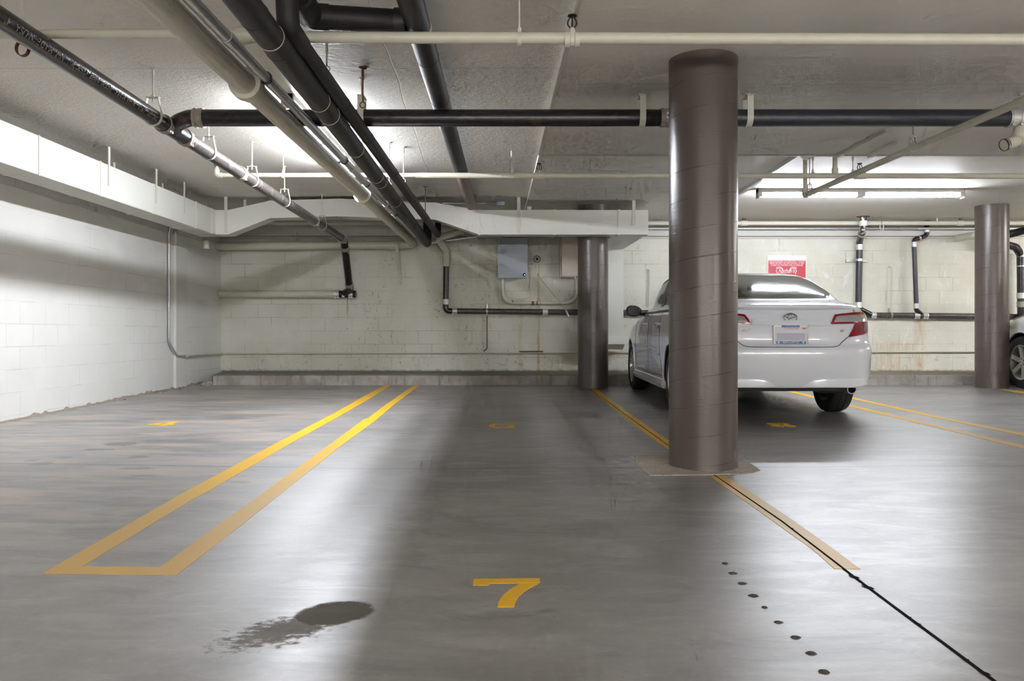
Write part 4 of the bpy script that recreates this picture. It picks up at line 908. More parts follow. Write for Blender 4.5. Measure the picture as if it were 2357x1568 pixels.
    MB().tube([P(2350.5, 582, 13.15), P(2353, 800, 13.15)], r, 28).build('riser', M['iron'], t)
    for py in (585.5, 681): coupling(t, P(2351.5, py, 13.15), (0, 0, 1), r, .09)
    coupling(t, P(2352, 701, 13.15), (0, 0, 1), r, .09, 'paint_band'); MB().lathe([(r+.001, -.01), (r+.005, -.01), (r+.005, .01), (r+.001, .01)], P(2351, 613, 13.15), (0, 0, 1), 28).build('strap', M['galv'], t)
    t = thing('slanting_drain', 'drain rising from the back wall behind the far column, beige turning black', 'pipe', P(2240, 545, 12.9))
    q = [P(2199, 549, 13.36), P(2244, 541, 12.85), P(2322, 540, 12.6), P(2420, 514, 12.2)]
    MB().tube([q[0], q[1], q[1].lerp(q[2], .3)], .056, 28).build('beige_length', M['beige'], t); MB().tube([q[1].lerp(q[2], .3), q[2], q[3]], .058, 28).build('black_length', M['iron'], t)
    coupling(t, q[0].lerp(q[1], .8), q[1]-q[0], .056, .05, 'beige', 'coupling', False)
    # thin pipes
    for px, y0, y1, lb in ((2051, 615, 722, 'thin beige capillary pipe on the wall right of the sedan'), (1493.5, 622, 706, 'thin beige pipe on the wall above the sedan mirror')):
        a, b = P(px+1, y0, 13.3), P(px-1.5 if px > 2000 else px, y1, 13.3)
        tag(MB().tube(bend([a+Vector((-.03, .04, .01)), a, b], .02), .009, 10).build('thin_pipe', M['beige']), lb, 'pipe')
    tag(MB().tube(bend([P(1121, 727, 13.30), P(1121, 803, 13.30), P(1113, 809, 13.30)], .05), .009, 10).build('thin_pipe', M['rust']), 'thin rusty pipe dropping from the black wall drain', 'pipe')
    # low conduit, galvanised on the left wall
    t = thing('electrical_conduit', 'conduit coming down the left wall and running low along the back wall', 'conduit', (-4.66, 11.2, .65))
    xw = XL+.03; g = [Vector((xw+.06, 11.19, 2.5)), Vector((xw, 11.22, 2.30)), Vector((xw, 11.22, .80)), Vector((xw+.01, 11.48, .612)), Vector((XL+.075, 11.75, .612))]
    MB().tube(bend(g, .16, 9), .0145, 16).build('drop', M['galv'], t); coupling(t, (xw, 11.22, 1.32), (0, 0, 1), .0145, .07, 'galv', 'coupling', False)
    MB().tube(bend([Vector((XL+.075, 11.7, .612)), Vector((XL+.06, 12.2, .612)), Vector((XL+.045, 13.30, .606)), Vector((-4.45, 13.31, .606)), Vector((13.0, 13.31, .648))], .05), .0155, 14).build('low_run', M['beige'], t)
    coupling(t, (XL+.075, 11.76, .612), (0, 1, 0), .017, .06, 'strap', 'coupling', False)
    MB().tube([(.165, 13.31, .6275), (.55, 13.31, .6285)], .017, 14).build('rusty_length', M['rust'], t)
    for x in (-3.9, 5.2): coupling(t, (x, 13.31, .618 if x < 0 else .637), (1, 0, 0), .0155, .05, 'beige', 'coupling', False)
    # grey electrical box
    f = 13.16; t = thing('electrical_box', 'grey steel electrical box with handwriting and a round lock', 'electrical box', P(1180, 640, f))
    a, b = P(1145.5, 640, f), P(1214.5, 548, f)
    MB().box((a.x+.006, f+.015, a.z+.006), (b.x-.006, YB+.003, b.z-.006)).build('body', M['greybox'], t, bevel=.004)
    dr = MB().box((a.x, f, a.z), (b.x, f+.018, b.z)).build('door', M['greybox'], t, bevel=.004)
    c = P(1207, 632.5, f); MB().lathe([(.026, .0), (.026, .006), (.020, .010), (.012, .004), (0, .004)], c, (0, -1, 0), 24).build('lock', M['iron'], dr); MB().lathe([(.011, .005), (.011, .014), (0, .015)], c, (0, -1, 0), 16).build('key_slot', M['chrome'], dr)
    for z in (.28, .75): MB().box((a.x-.006, f+.012, a.z+(b.z-a.z)*z-.03), (a.x+.002, f+.026, a.z+(b.z-a.z)*z+.03)).build('hinge', M['iron'], dr)
    rng = random.Random(4); mb = MB()
    rows = [(1150.5, 1165.5, 568.3), (1150.5, 1168.5, 571.5), (1151.5, 1167, 574.2), (1151.5, 1170, 577), (1153, 1169, 579.8), (1156.5, 1163, 582.3), (1158, 1161.5, 584.5)]
    for x0, x1, y in rows:
        x = x0; pts = []
        while x < x1:
            pts.append(P(x, y+rng.uniform(-.9, .9), f-.0012)); x += rng.uniform(.30, .55)
            if rng.random() < .12 and len(pts) > 2: mb.tube(pts, .0011, 5); pts = []; x += .6
        if len(pts) > 2: mb.tube(pts, .0011, 5)
    for i in range(6):
        p = P(1150+i*.8, 550.5+i*2.0, f-.0012); mb.tube([p+Vector((-.008, 0, .006)), p+Vector((.010, 0, .001)), p+Vector((-.004, 0, -.005)), p+Vector((.012, 0, -.007))], .0010, 5)
    mb.build('handwriting', M['ink'], dr)
    # tan box
    t = thing('electrical_box', 'tan electrical box half hidden behind the left column', 'electrical box', P(1320, 640, f))
    a, b = P(1289, 637.5, f), P(1352, 540, f)
    MB().box((a.x, f+.02, a.z), (b.x, YB+.003, b.z)).build('body', M['tanedge'], t, bevel=.004); d = MB().box((a.x+.028, f, a.z+.018), (b.x-.02, f+.022, b.z-.01)).build('door', M['tanbox'], t, bevel=.004)
    p = P(1324, 640, f); MB().box((p.x-.012, f-.004, p.z-.016), (p.x+.012, f+.02, p.z+.016)).build('latch', M['tanbox'], t)
    # conduit loop between the boxes
    t = thing('electrical_conduit', 'rust-spotted white conduit looping between the grey and tan boxes', 'conduit', P(1240, 697, 13.28))
    y = 13.285; MB().tube(bend([P(1156.5, 640, y), P(1156.5, 697.5, y), P(1328, 697.5, y), P(1328, 636, y)], .32, 14), .0265, 20).build('bent_pipe', M['beige'], t)
    for px in (1208, 1277): MB().lathe([(.027, -.045), (.031, -.045), (.031, .045), (.027, .045)], P(px, 697.5, y), (1, 0, 0), 20).build('coupling', M['strap'], t)
    p = P(1243.5, 697.5, y); MB().lathe([(.027, -.010), (.030, -.010), (.030, .010), (.027, .010)], p, (1, 0, 0), 20).box((p.x-.01, y+.02, p.z-.075), (p.x+.01, YB+.002, p.z+.075)).build('clip', M['tanedge'], t)
    for px, w in ((1180, .008), (1226.5, .020), (1236, .010)): MB().lathe([(.0266, -w), (.0272, 0), (.0266, w)], P(px, 697.5 if px > 1190 else 695.5, y), (1, 0, .15 if px < 1190 else 0), 20).build('rust_spot', M['rust'], t)
    # capped hole, cable, wand
    c = P(1236, 597, YB); t = thing('pipe_sleeve', 'black round pipe sleeve open in the back wall beside the grey box', 'sleeve', c)
    MB().lathe([(.034, .05), (.056, .05), (.056, -.02), (.050, -.02)], c+Vector((0, -.045, 0)), (0, 1, 0), 28).build('collar', M['black'], t); MB().lathe([(.030, -.03), (.036, -.03), (.036, .045), (.030, .045)], c, (0, 1, 0), 28).build('inner_pipe', M['galv'], t); MB().lathe([(0, -.002), (.031, -.002)], c, (0, 1, 0), 28).build('hollow', M['black'], t)
    tag(MB().tube(bend([P(1215, 552, 13.25), P(1222, 570, 13.26), P(1229, 612, 13.28), P(1228, 650, 13.28), P(1222, 681, 13.29), P(1211, 687.5, 13.29), P(1195, 688.5, 13.29)], .2), .0055, 8).build('cable', M['cable']), 'thin white cable dangling from the grey box past the conduit', 'cable')
    t = thing('pull_wand', 'thin wand with a clear grip leaning across the conduit loop', 'wand', P(1270, 680, 13.2))
    a, b, e = P(1237.5, 633, 13.27), P(1302, 713, 13.19), P(1309, 729.5, 13.18)
    MB().tube([a, b], .0055, 8).build('rod', M['tanedge'], t); MB().tube([b, b.lerp(e, .4), e], [.010, .016, .014], 10).build('grip', M['clear_grey'], t); MB().tube([a+Vector((0, .07, 0)), a+Vector((.01, 0, .012)), a], .004, 6).build('hook', M['rust'], t)
    # towing notice
    s = 13.325; t = thing('wall_sign', 'red and white parking warning sign on the wall behind the sedan', 'sign', P(1810, 630, s))
    a, b = P(1766.5, 690, s), P(1856.3, 588.5, s)
    MB().box((a.x, s, a.z), (b.x, YB+.002, b.z)).build('panel', M['sign_white'], t, bevel=.003)
    a2, b2 = P(1768.3, 684, s), P(1854.4, 599.7, s); rp = MB().box((a2.x, s-.002, a2.z), (b2.x, s+.001, b2.z)).build('red_field', M['sign_red'], t)
    for txt, py, px, hpx, wpx in (('UNAUTHORIZED OR IMPROPERLY PARKED', 602.6, 1811.5, 3.5, 82), ('VEHICLES WILL BE IMPOUNDED 24 HRS.', 606.8, 1811.5, 3.5, 80), ('A DAY AT OWNERS RISK & EXPENSE', 611, 1811.5, 3.5, 73)):
        c = P(px, py, s-.003); size = hpx*s/F/.70; vs, _ = text_mesh(txt, size); w = max(v.x for v in vs)-min(v.x for v in vs)
        lettering(txt, size, lambda u, v, k, c=c: c+Vector((u, -k, v)), sx=wpx*s/F/w).build('lettering', M['sign_ink'], rp, smooth=False)
    c = P(1810, 624, s-.003); lettering("Nathan's", .105, lambda u, v, k: c+Vector((u, -k, v+u*.06)), shear=.35, sx=.72).build('lettering', M['sign_white'], rp, smooth=False)
    mb = MB()
    for sg in (-1, 1):
        for k in range(4):
            pts = [(.05, -.012+.010*k), (.075, .03+.008*k), (.105, .038+.010*k), (.13, .030+.011*k), (.17-.012*k, .055+.004*k), (.150+.004*k, .022-.010*k), (.172-.01*k, -.012*k), (.150, -.03-.012*k)]
            mb.tube([c+Vector((sg*x, 0, z+.004)) for x, z in pts], .0022, 6)
    mb.build('wing_scrolls', M['sign_white'], rp)
# ---------------------------------------------------------------- cars
def curve1(tab, col):
    """smooth monotone interpolation through a table column"""
    xs = [r[0] for r in tab]; ys = [r[col] for r in tab]; n = len(xs)
    d = [(ys[i+1]-ys[i])/(xs[i+1]-xs[i]) for i in range(n-1)]
    m = [d[0]]+[0 if d[i-1]*d[i] <= 0 else 2*d[i-1]*d[i]/(d[i-1]+d[i]) for i in range(1, n-1)]+[d[-1]]
    def f(x):
        if x <= xs[0]: return ys[0]
        if x >= xs[-1]: return ys[-1]
        i = 0
        while x > xs[i+1]: i += 1
        h = xs[i+1]-xs[i]; t = (x-xs[i])/h
        return ys[i]*(2*t**3-3*t*t+1)+h*m[i]*(t**3-2*t*t+t)+ys[i+1]*(-2*t**3+3*t*t)+h*m[i+1]*(t**3-t*t)
    return f
class Body:
    """horizontal slices: z -> half width, rear y, front y, rear and front squareness"""
    def __init__(s, tab, yc):
        s.tab, s.yc = tab, yc
        s.W, s.R, s.Fr, s.NR, s.NF = (curve1(tab, i) for i in (1, 2, 3, 4, 5))
    def rear(s, x, z):
        q = min(abs(x)/s.W(z), .9995); n = s.NR(z); return s.yc-(s.yc-s.R(z))*(1-q**n)**(1/n)
    def front(s, x, z):
        q = min(abs(x)/s.W(z), .9995); n = s.NF(z); return s.yc+(s.Fr(z)-s.yc)*(1-q**n)**(1/n)
    def side(s, y, z):
        if y < s.yc: p = (s.yc-y)/(s.yc-s.R(z)); n = s.NR(z)
        else: p = (y-s.yc)/(s.Fr(z)-s.yc); n = s.NF(z)
        return s.W(z)*max(0.0, 1-min(p, 1)**n)**(1/n)
    def half(s, z, nf=22, ns=70):
        out = []
        for end in (0, 1):
            n = (s.NR if end == 0 else s.NF)(z); L = (s.yc-s.R(z)) if end == 0 else (s.Fr(z)-s.yc); w = s.W(z); qm = .93; pts = []
            for i in range(nf):
                q = qm*i/nf; pts.append((w*q, L*(1-q**n)**(1/n)))
            p0 = (1-qm**n)**(1/n)
            for j in range(ns):
                p = p0*(1-j/ns); pts.append((w*(1-p**n)**(1/n), L*p))
            pts.append((w, 0.0))
            if end == 0: out += [(x, s.yc-y) for x, y in pts]
            else: out += [(x, s.yc+y) for x, y in reversed(pts[:-1])]
        return out
    def shell(s, zs, kill, snap):
        """closed shell; faces where kill(centre) are dropped and open edges snapped by snap(v)"""
        bm = bmesh.new(); rings = []
        for z in zs:
            h = s.half(z); full = [(x, y) for x, y in h]+[(-x, y) for x, y in reversed(h[1:-1])]
            rings.append([bm.verts.new((x, y, z)) for x, y in full])
        n = len(rings[0])
        for a, b in zip(rings, rings[1:]):
            for k in range(n): bm.faces.new((a[k], a[(k+1) % n], b[(k+1) % n], b[k]))
        bm.faces.new(rings[-1])
        dead = [f for f in bm.faces if len(f.verts) == 4 and kill(f.calc_center_median())]
        bmesh.ops.delete(bm, geom=dead, context='FACES')
        for v in bm.verts:
            if v.is_boundary:
                p = snap(v.co)
                if p is not None: v.co = p
        mb = MB(); bm.verts.index_update(); mb.v = [v.co.copy() for v in bm.verts]; mb.f = [tuple(x.index for x in f.verts) for f in bm.faces]; bm.free(); return mb
def lin(tab, x):
    if x <= tab[0][0]: return tab[0][1]
    for (a, p), (b, q) in zip(tab, tab[1:]):
        if x <= b: return p+(q-p)*(x-a)/(b-a)
    return tab[-1][1]
def patch(fn, lo, hi, u0, u1, nu=40, nv=8, off=lambda u, v: .003, depth=.012, mirror=1):
    """thin conforming plate. fn(u, w, off) -> point; u across, lo/hi bounds of w at u"""
    mb = MB(); top, bot = [], []
    for i in range(nu+1):
        u = u0+(u1-u0)*i/nu; a, b = lin(lo, u), lin(hi, u)
        for j in range(nv+1):
            v = j/nv; w = a+(b-a)*v; o = off(u, v); top.append(fn(u*mirror, w, o)); bot.append(fn(u*mirror, w, o-depth))
    N = nv+1; T = len(top); fs = []
    for i in range(nu):
        for j in range(nv):
            q = (i*N+j, (i+1)*N+j, (i+1)*N+j+1, i*N+j+1); fs += [q, tuple(T+k for k in reversed(q))]
    for i in range(nu):
        for j in (0, nv): a, b = i*N+j, (i+1)*N+j; fs.append((a, b, T+b, T+a))
    for j in range(nv):
        for i in (0, nu): a, b = i*N+j, i*N+j+1; fs.append((a, b, T+b, T+a))
    return mb.add(top+bot, fs)

def well(sg, yw, zw, r, B, xi):
    """half-round liner above the wheel"""
    mb = MB(); a0, a1, n = -.28, PI+.28, 28; v = []
    for i in range(n+1):
        a = a0+(a1-a0)*i/n; y, z = yw+math.cos(a)*r, max(.21, zw+math.sin(a)*r); v += [(sg*(B.side(y, z)-.006), y, z), (sg*xi, y, z)]
    v.append((sg*xi, yw, .25)); k = len(v)-1
    fs = [(2*i, 2*i+2, 2*i+3, 2*i+1) for i in range(n)]+[(2*i+1, 2*i+3, k) for i in range(n)]
    return mb.add(v, fs)
def wheel(root, c, side, r, w, rim, spokes, mat, twin=False):
    """c centre, side = +1/-1 for the outer face direction along x"""
    c = Vector(c); ax = Vector((side, 0, 0)); h = w/2
    ty = MB().lathe([(rim, h*.86), (rim+.012, h*.98), (r*.86, h*1.0), (r*.955, h*.90), (r*.995, h*.62), (r, h*.3), (r-.007, h*.28), (r-.007, h*.24), (r, h*.22), (r, -h*.22), (r-.007, -h*.24), (r-.007, -h*.28), (r, -h*.3), (r*.995, -h*.62), (r*.955, -h*.90), (r*.86, -h), (rim, -h*.9)], c, ax, 56).build('tyre', M['tyre'], root, local=True)
    wh = MB().lathe([(rim+.004, h*.90), (rim-.004, h*.93), (rim-.016, h*.84), (rim-.03, h*.2), (rim-.03, -h*.8), (rim, -h*.88)], c, ax, 48).build('rim', M[mat], root, local=True)
    MB().lathe([(0, -h*.1), (rim-.035, -h*.1)], c, ax, 32).lathe([(0, h*.05), (rim*.62, h*.05), (rim*.62, -.02)], c, ax, 32).build('brake_disc', M['wheel_dark'], wh, local=True)
    mb = MB()
    for k in range(spokes):
        a = 2*PI*k/spokes+.35; d = Vector((0, math.cos(a), math.sin(a))); t = Vector((0, -math.sin(a), math.cos(a)))
        for o in ((-.022, .022) if twin else (0,)):
            w0, w1 = (.010, .013) if twin else (rim*.15, rim*.12)
            rings = []
            for f, ww, dx in ((.16, w0, h*.62), (.55, (w0+w1)/2, h*.70), (.97, w1, h*.82)):
                p = c+d*rim*f+t*o*(.4+f)+ax*dx
                rings.append([p+t*ww, p+t*ww*.8-ax*.035, p-t*ww*.8-ax*.035, p-t*ww])
            mb.loft(rings)
    mb.lathe([(rim*.26, h*.45), (rim*.25, h*.66), (rim*.10, h*.70), (0, h*.70)], c, ax, 28).build('spokes', M[mat], wh, local=True, angle=30)
    mb = MB()
    for k in range(5):
        a = 2*PI*k/5; p = c+Vector((0, math.cos(a), math.sin(a)))*rim*.19+ax*h*.66; mb.lathe([(.011, 0), (.011, .004), (.006, .006), (.006, -.002)], p, ax, 8)
    mb.build('lug_nuts', M['wheel_dark'], wh, local=True)
    return ty

CT = [  # z, half width, rear y, front y, rear squareness, front squareness
 (.17, .840, .200, 4.66, 6, 6), (.24, .875, .120, 4.73, 6.2, 6), (.33, .905, .062, 4.78, 6.4, 6), (.42, .906, .030, 4.79, 6.5, 6), (.52, .907, .008, 4.80, 6.5, 6),
 (.62, .911, .000, 4.79, 6.5, 6), (.68, .913, .006, 4.77, 6.5, 6), (.71, .912, .032, 4.74, 6.5, 6), (.735, .911, .052, 4.70, 6.4, 6), (.77, .909, .057, 4.63, 6.3, 6), (.82, .905, .058, 4.52, 6.2, 6),
 (.87, .902, .056, 4.34, 6.1, 6), (.91, .901, .053, 4.08, 6, 5.5), (.93, .900, .054, 3.95, 6, 5.5), (.96, .898, .064, 3.70, 6, 5.2), (1.00, .892, .082, 3.46, 5.9, 4.8), (1.035, .866, .092, 3.38, 5.7, 4.2), (1.06, .856, .100, 3.33, 5.6, 4), (1.08, .842, .118, 3.29, 5.4, 3.8),
 (1.095, .822, .165, 3.26, 5.2, 3.7), (1.11, .812, .250, 3.22, 5.1, 3.6), (1.125, .806, .360, 3.19, 5, 3.6), (1.145, .803, .490, 3.14, 5, 3.6), (1.20, .797, .640, 3.02, 4.9, 3.6), (1.28, .777, .890, 2.85, 4.8, 3.6),
 (1.36, .748, 1.17, 2.67, 4.7, 3.6), (1.41, .718, 1.365, 2.56, 4.6, 3.5), (1.44, .690, 1.50, 2.48, 4.4, 3.4), (1.46, .655, 1.61, 2.42, 4, 3.3), (1.478, .58, 1.79, 2.36, 3.6, 3.2), (1.488, .46, 2.00, 2.31, 3.3, 3.1), (1.493, .28, 2.14, 2.27, 3, 3)]
def build_sedan():
    yc = 2.22; B = Body(CT, yc); X0, Y0 = 2.573, 7.465
    root = thing('sedan', 'white sedan parked nose to the wall behind the nearest column', 'car', (X0, Y0, fz(Y0)+.001)); root.rotation_euler = (math.atan(SL), 0, 0)
    OFF[root.name] = Vector((0, 0, 0)); K = dict(parent=root, local=True)
    yr, yf, zw, rw = 1.075, 3.85, .332, .332; ra = .372
    zs = sorted(set([.17+.016*i for i in range(52)]+[1.0+.0085*i for i in range(18)]+[1.155+.0125*i for i in range(23)]+[1.437, 1.444, 1.452, 1.460, 1.467, 1.474, 1.480, 1.485, 1.489, 1.493]))
    zs = [z for i, z in enumerate(zs) if i == 0 or z-zs[i-1] > .002]
    def zlow(x, y):                      # lower edge of the skin
        if y < yr-ra+.02: return .322
        if y < yf: return .205+.0*y
        return .19
    # glass openings, side view (y,z) and end views (x,z)
    rg_lo = [(0, 1.150), (.48, 1.152), (.57, 1.162), (.62, 1.178), (.65, 1.205)]; rg_hi = [(0, 1.452), (.40, 1.448), (.58, 1.440), (.635, 1.428), (.65, 1.40)]
    ws_lo = [(0, 1.04), (.70, 1.06)]; ws_hi = [(0, 1.45), (.45, 1.44), (.58, 1.38), (.70, 1.16)]
    dl_lo = [(.86, 1.10), (1.3, 1.052), (2.2, 1.040), (3.05, 1.035)]; dl_hi = [(.86, 1.12), (1.15, 1.29), (1.40, 1.395), (1.75, 1.432), (2.15, 1.428), (2.45, 1.372), (2.80, 1.22), (3.05, 1.065)]
    def kill(c):
        ax = abs(c.x)
        if c.z < zlow(c.x, c.y): return True
        if ax > .45:
            for yw in (yr, yf):
                if (c.y-yw)**2+(c.z-zw)**2 < ra*ra and ax > .55: return True
        m = .014
        if c.z > 1.02:
            if c.y < 1.7 and ax < .645 and lin(rg_lo, ax)+m < c.z < lin(rg_hi, ax)-m and c.y < B.rear(c.x, c.z)+.04: return True
            if c.y > 2.3 and ax < .69 and lin(ws_lo, ax)+m < c.z < lin(ws_hi, ax)-m and c.y > B.front(c.x, c.z)-.05: return True
            if .9 < c.y < 3.0 and lin(dl_lo, c.y)+m < c.z < lin(dl_hi, c.y)-m and ax > B.side(c.y, c.z)-.02 and not (c.y < 1.6 and lin(rg_lo, ax)-.03 < c.z < lin(rg_hi, ax)+.03 and ax < .55): return True
        return False
    def snap(p):
        if p.z < .8:
            for yw in (yr, yf):
                d = math.hypot(p.y-yw, p.z-zw)
                if abs(d-ra) < .05 and abs(p.x) > .5 and p.z > .2:
                    y, z = yw+(p.y-yw)*ra/d, zw+(p.z-zw)*ra/d
                    if z < .205: return None
                    return Vector((math.copysign(B.side(y, z), p.x), y, z))
            zl = zlow(p.x, p.y)
            if abs(p.z-zl) < .02: return Vector((p.x, p.y, zl))
        return None
    body = B.shell(zs, kill, snap).build('body_shell', M['car_white'], angle=55, **K)
    def rear(x, z, o): return (x, B.rear(x, z)-o, z)
    def front(x, z, o): return (x, B.front(x, z)+o, z)
    def side(sg):
        return lambda y, z, o: (sg*(B.side(abs(y), z)+o), abs(y), z)
    def full(tab): return [(-x, z) for x, z in reversed(tab) if x > 0]+tab
    inset = lambda tab, d: [(x, z+d) for x, z in tab]
    # rear window: black border and glass
    RG = patch(rear, full(rg_lo), full(rg_hi), -.649, .649, 60, 16, lambda u, v: .0035, .006)
    RG.build('rear_window', M['glass'], **K)
    for lo, hi in ((rg_lo, inset(rg_lo, .016)), (inset(rg_hi, -.014), rg_hi)):
        patch(rear, full(lo), full(hi), -.649, .649, 60, 2, lambda u, v: .0042, .004).build('window_border', M['trim_black'], **K)
    patch(front, full(ws_lo), full(ws_hi), -.695, .695, 40, 10, lambda u, v: .003, .006).build('windshield', M['glass_side'], **K)
    for sg in (-1, 1):
        MB().tube([rear(sg*.649, 1.205+(1.40-1.205)*k/12, .002) for k in range(13)], .006, 8).build('window_seal', M['trim_black'], **K)
        S = side(sg)
        patch(S, dl_lo, dl_hi, .87, 3.04, 70, 10, lambda u, v: .003, .006).build('side_window', M['glass_side'], **K)
        for lo, hi in ((inset(dl_lo, -.012), inset(dl_lo, .012)), (inset(dl_hi, -.018), inset(dl_hi, .004))):
            patch(S, lo, hi, .87, 3.04, 70, 2, lambda u, v: .0045, .005).build('window_border', M['trim_black'], **K)
        for y0 in (1.60, 1.62+.33):
            pass
        patch(S, [(1.86, lin(dl_lo, 1.86)), (2.0, lin(dl_lo, 2.0))], [(1.86, lin(dl_hi, 1.86)), (2.0, lin(dl_hi, 2.0))], 1.86, 2.0, 4, 8, lambda u, v: .006, .006).build('door_pillar', M['trim_black'], **K)
        # arches, sill, doors, handles
        for yw, nm in ((yr, 'arch_lip'), (yf, 'arch_lip')):
            pts = []
            for i in range(29):
                a = PI*(-.12+1.24*i/28); y, z = yw+math.cos(a)*ra, zw+math.sin(a)*ra
                if z > .21: pts.append((sg*(B.side(y, z)-.004), y, z))
            MB().tube(pts, .012, 10).build(nm, M['car_white'], **K)
            well(sg, yw, zw, ra-.003, B, .56).build('wheel_well', M['under'], **K)
        sill = MB(); rings = []
        for i in range(13):
            y = yr+ra+.01+(yf-yr-2*ra-.02)*i/12; x = B.side(y, .28); rings.append([(sg*(x-.10), y, .19), (sg*(x+.012), y, .205), (sg*(x+.030), y, .25), (sg*(x+.020), y, .30), (sg*(x-.01), y, .33)])
        sill.loft(rings).build('side_skirt', M['car_white'], angle=25, bevel=.006, **K)
        for pts in ([(1.46, .36), (1.60, .55), (1.66, .80), (1.62, 1.03)], [(2.38, .345), (2.40, .7), (2.36, 1.03)], [(3.33, .36), (3.36, .6), (3.36, .85), (3.22, .99)], [(1.52, .345), (2.4, .335), (3.34, .345)]):
            p3 = []
            for (a, b), (c, d) in zip(pts, pts[1:]):
                for i in range(8): f = i/8; y, z = a+(c-a)*f, b+(d-b)*f; p3.append((sg*(B.side(y, z)+.0005), y, z))
            y, z = pts[-1]; p3.append((sg*(B.side(y, z)+.0005), y, z)); MB().tube(p3, .0032, 6).build('door_gap', M['seam'], **K)
        for y in (1.72, 2.58):
            p = [(sg*(B.side(yy, .905)+o), yy, .905) for yy, o in ((y-.10, .0), (y-.07, .035), (y+.07, .035), (y+.10, .0))]
            MB().tube(bend(p, .03), .011, 10).build('door_handle', M['car_white'], **K)
        # mirror
        y = 3.02; xs = B.side(y, 1.03)
        sh = []
        for f, wy, wz in ((0, .010, .03), (.03, .05, .055), (.08, .072, .073), (.145, .075, .072), (.182, .05, .05), (.195, .012, .02)):
            sh.append([(sg*(xs+.06+f), y-.0+wy*math.cos(a)*(1.0 if math.cos(a) > 0 else .55), 1.075+wz*math.sin(a)-.05*(.25-f)) for a in [2*PI*k/18 for k in range(18)]])
        mir = MB().loft(sh).build('mirror', M['trim_black'], angle=60, **K)
        gl = []
        for f, wz in ((.03, .042), (.08, .060), (.145, .060), (.178, .038)): gl.append((f, wz))
        mb = MB(); rings = []
        for f, wz in gl: rings.append([(sg*(xs+.06+f), y-.045, 1.075-.05*(.25-f)-wz), (sg*(xs+.06+f), y-.045, 1.075-.05*(.25-f)+wz), (sg*(xs+.06+f), y-.02, 1.075-.05*(.25-f)+wz), (sg*(xs+.06+f), y-.02, 1.075-.05*(.25-f)-wz)])
        mb.loft(rings).build('mirror_glass', M['trim_black'], mir, local=True)
        MB().tube(bend([(sg*(xs-.02), y+.03, 1.035), (sg*(xs+.05), y+.01, 1.032), (sg*(xs+.10), y, 1.05)], .04), .022, 12).build('mirror_arm', M['trim_black'], mir, local=True)
        # tail lamps
        lo = [(.366, .908), (.60, .914), (.845, .925)]; hi = [(.366, .912), (.385, .955), (.412, .998), (.47, 1.005), (.61, 1.018), (.731, 1.024), (.80, 1.004), (.845, .96)]
        L = patch(rear, lo, hi, .366, .845, 50, 8, lambda u, v: .012, .02, sg).build('tail_lamp', M['red_lens'], **K)
        patch(rear, [(.395, .927), (.66, .930), (.668, .930)], [(.395, .932), (.425, .978), (.46, .984), (.668, .998)], .395, .668, 30, 5, lambda u, v: .0135, .012, sg).build('clear_lens', M['clear_lens'], L, local=True)
        patch(rear, [(.672, .932), (.80, .932)], [(.672, .996), (.75, .998), (.80, .975)], .672, .80, 20, 5, lambda u, v: .0135, .012, sg).build('clear_lens', M['clear_lens'], L, local=True)
        patch(rear, [(.682, .950), (.72, .950)], [(.682, .975), (.72, .975)], .682, .72, 4, 3, lambda u, v: .0142, .006, sg).build('amber_bulb', M['amber'], L, local=True)
        patch(rear, [(.535, .789), (.70, .812), (.79, .838), (.845, .875)], [(.535, .795), (.575, .86), (.60, .914), (.62, .922), (.845, .928)], .535, .845, 40, 8, lambda u, v: .011, .02, sg).build('lower_lens', M['red_lens'], L, local=True)
        patch(rear, [(.63, .832), (.80, .868)], [(.63, .90), (.66, .915), (.80, .918)], .63, .80, 24, 5, lambda u, v: .0125, .01, sg).build('reflector', M['deep_red'], L, local=True)
        # bumper valance scoops
        patch(rear, [(.115, .334), (.60, .330), (.70, .352), (.80, .330)], [(.115, .338), (.16, .372), (.205, .394), (.25, .402), (.70, .412), (.745, .400), (.78, .365), (.80, .332)], .115, .80, 40, 6, lambda u, v: .003+.030*(1-v)*min(1, (u-.115)*9), .02, sg).build('bumper_scoop', M['car_white'], **K)
        MB().tube([rear(sg*x, z, .0055) for x, z in ((.112, .335), (.16, .374), (.205, .396), (.25, .404), (.48, .409), (.70, .414), (.747, .402), (.782, .366), (.80, .334))], .0035, 6).build('bumper_crease', M['car_white'], **K)
        # trunk lid gap
        pts = [(.53, .79), (.47, .742), (.445, .718), (.415, .706), (.37, .700), (.25, .698), (0, .697)]; p3 = []
        for (a, b), (c, d) in zip(pts, pts[1:]):
            for i in range(6): f = i/6; p3.append(rear(sg*(a+(c-a)*f), b+(d-b)*f, .001))
        p3.append(rear(0, .697, .001)); MB().tube(p3, .0035, 6).build('trunk_gap', M['seam'], **K)
        p3 = [rear(sg*x, z, .001) for x, z in ((.612, 1.02), (.614, 1.05), (.616, 1.075))]; MB().tube(p3, .0025, 6).build('trunk_gap', M['seam'], **K)
    # trunk garnish ledge, spoiler
    patch(rear, [(-.37, .9), (-.36, .897), (.36, .897), (.37, .9)], [(-.37, .905), (-.36, .96), (.36, .96), (.37, .905)], -.37, .37, 50, 8, lambda u, v: .001+.024*(1-v)**1.3, .05).build('trunk_ledge', M['car_white'], **K)
    patch(rear, [(-.33, .716), (-.30, .712), (.30, .712), (.33, .716)], [(-.33, .72), (-.30, .728), (.30, .728), (.33, .72)], -.33, .33, 30, 3, lambda u, v: .006*(1-v), .01).build('trunk_lip', M['car_white'], **K)
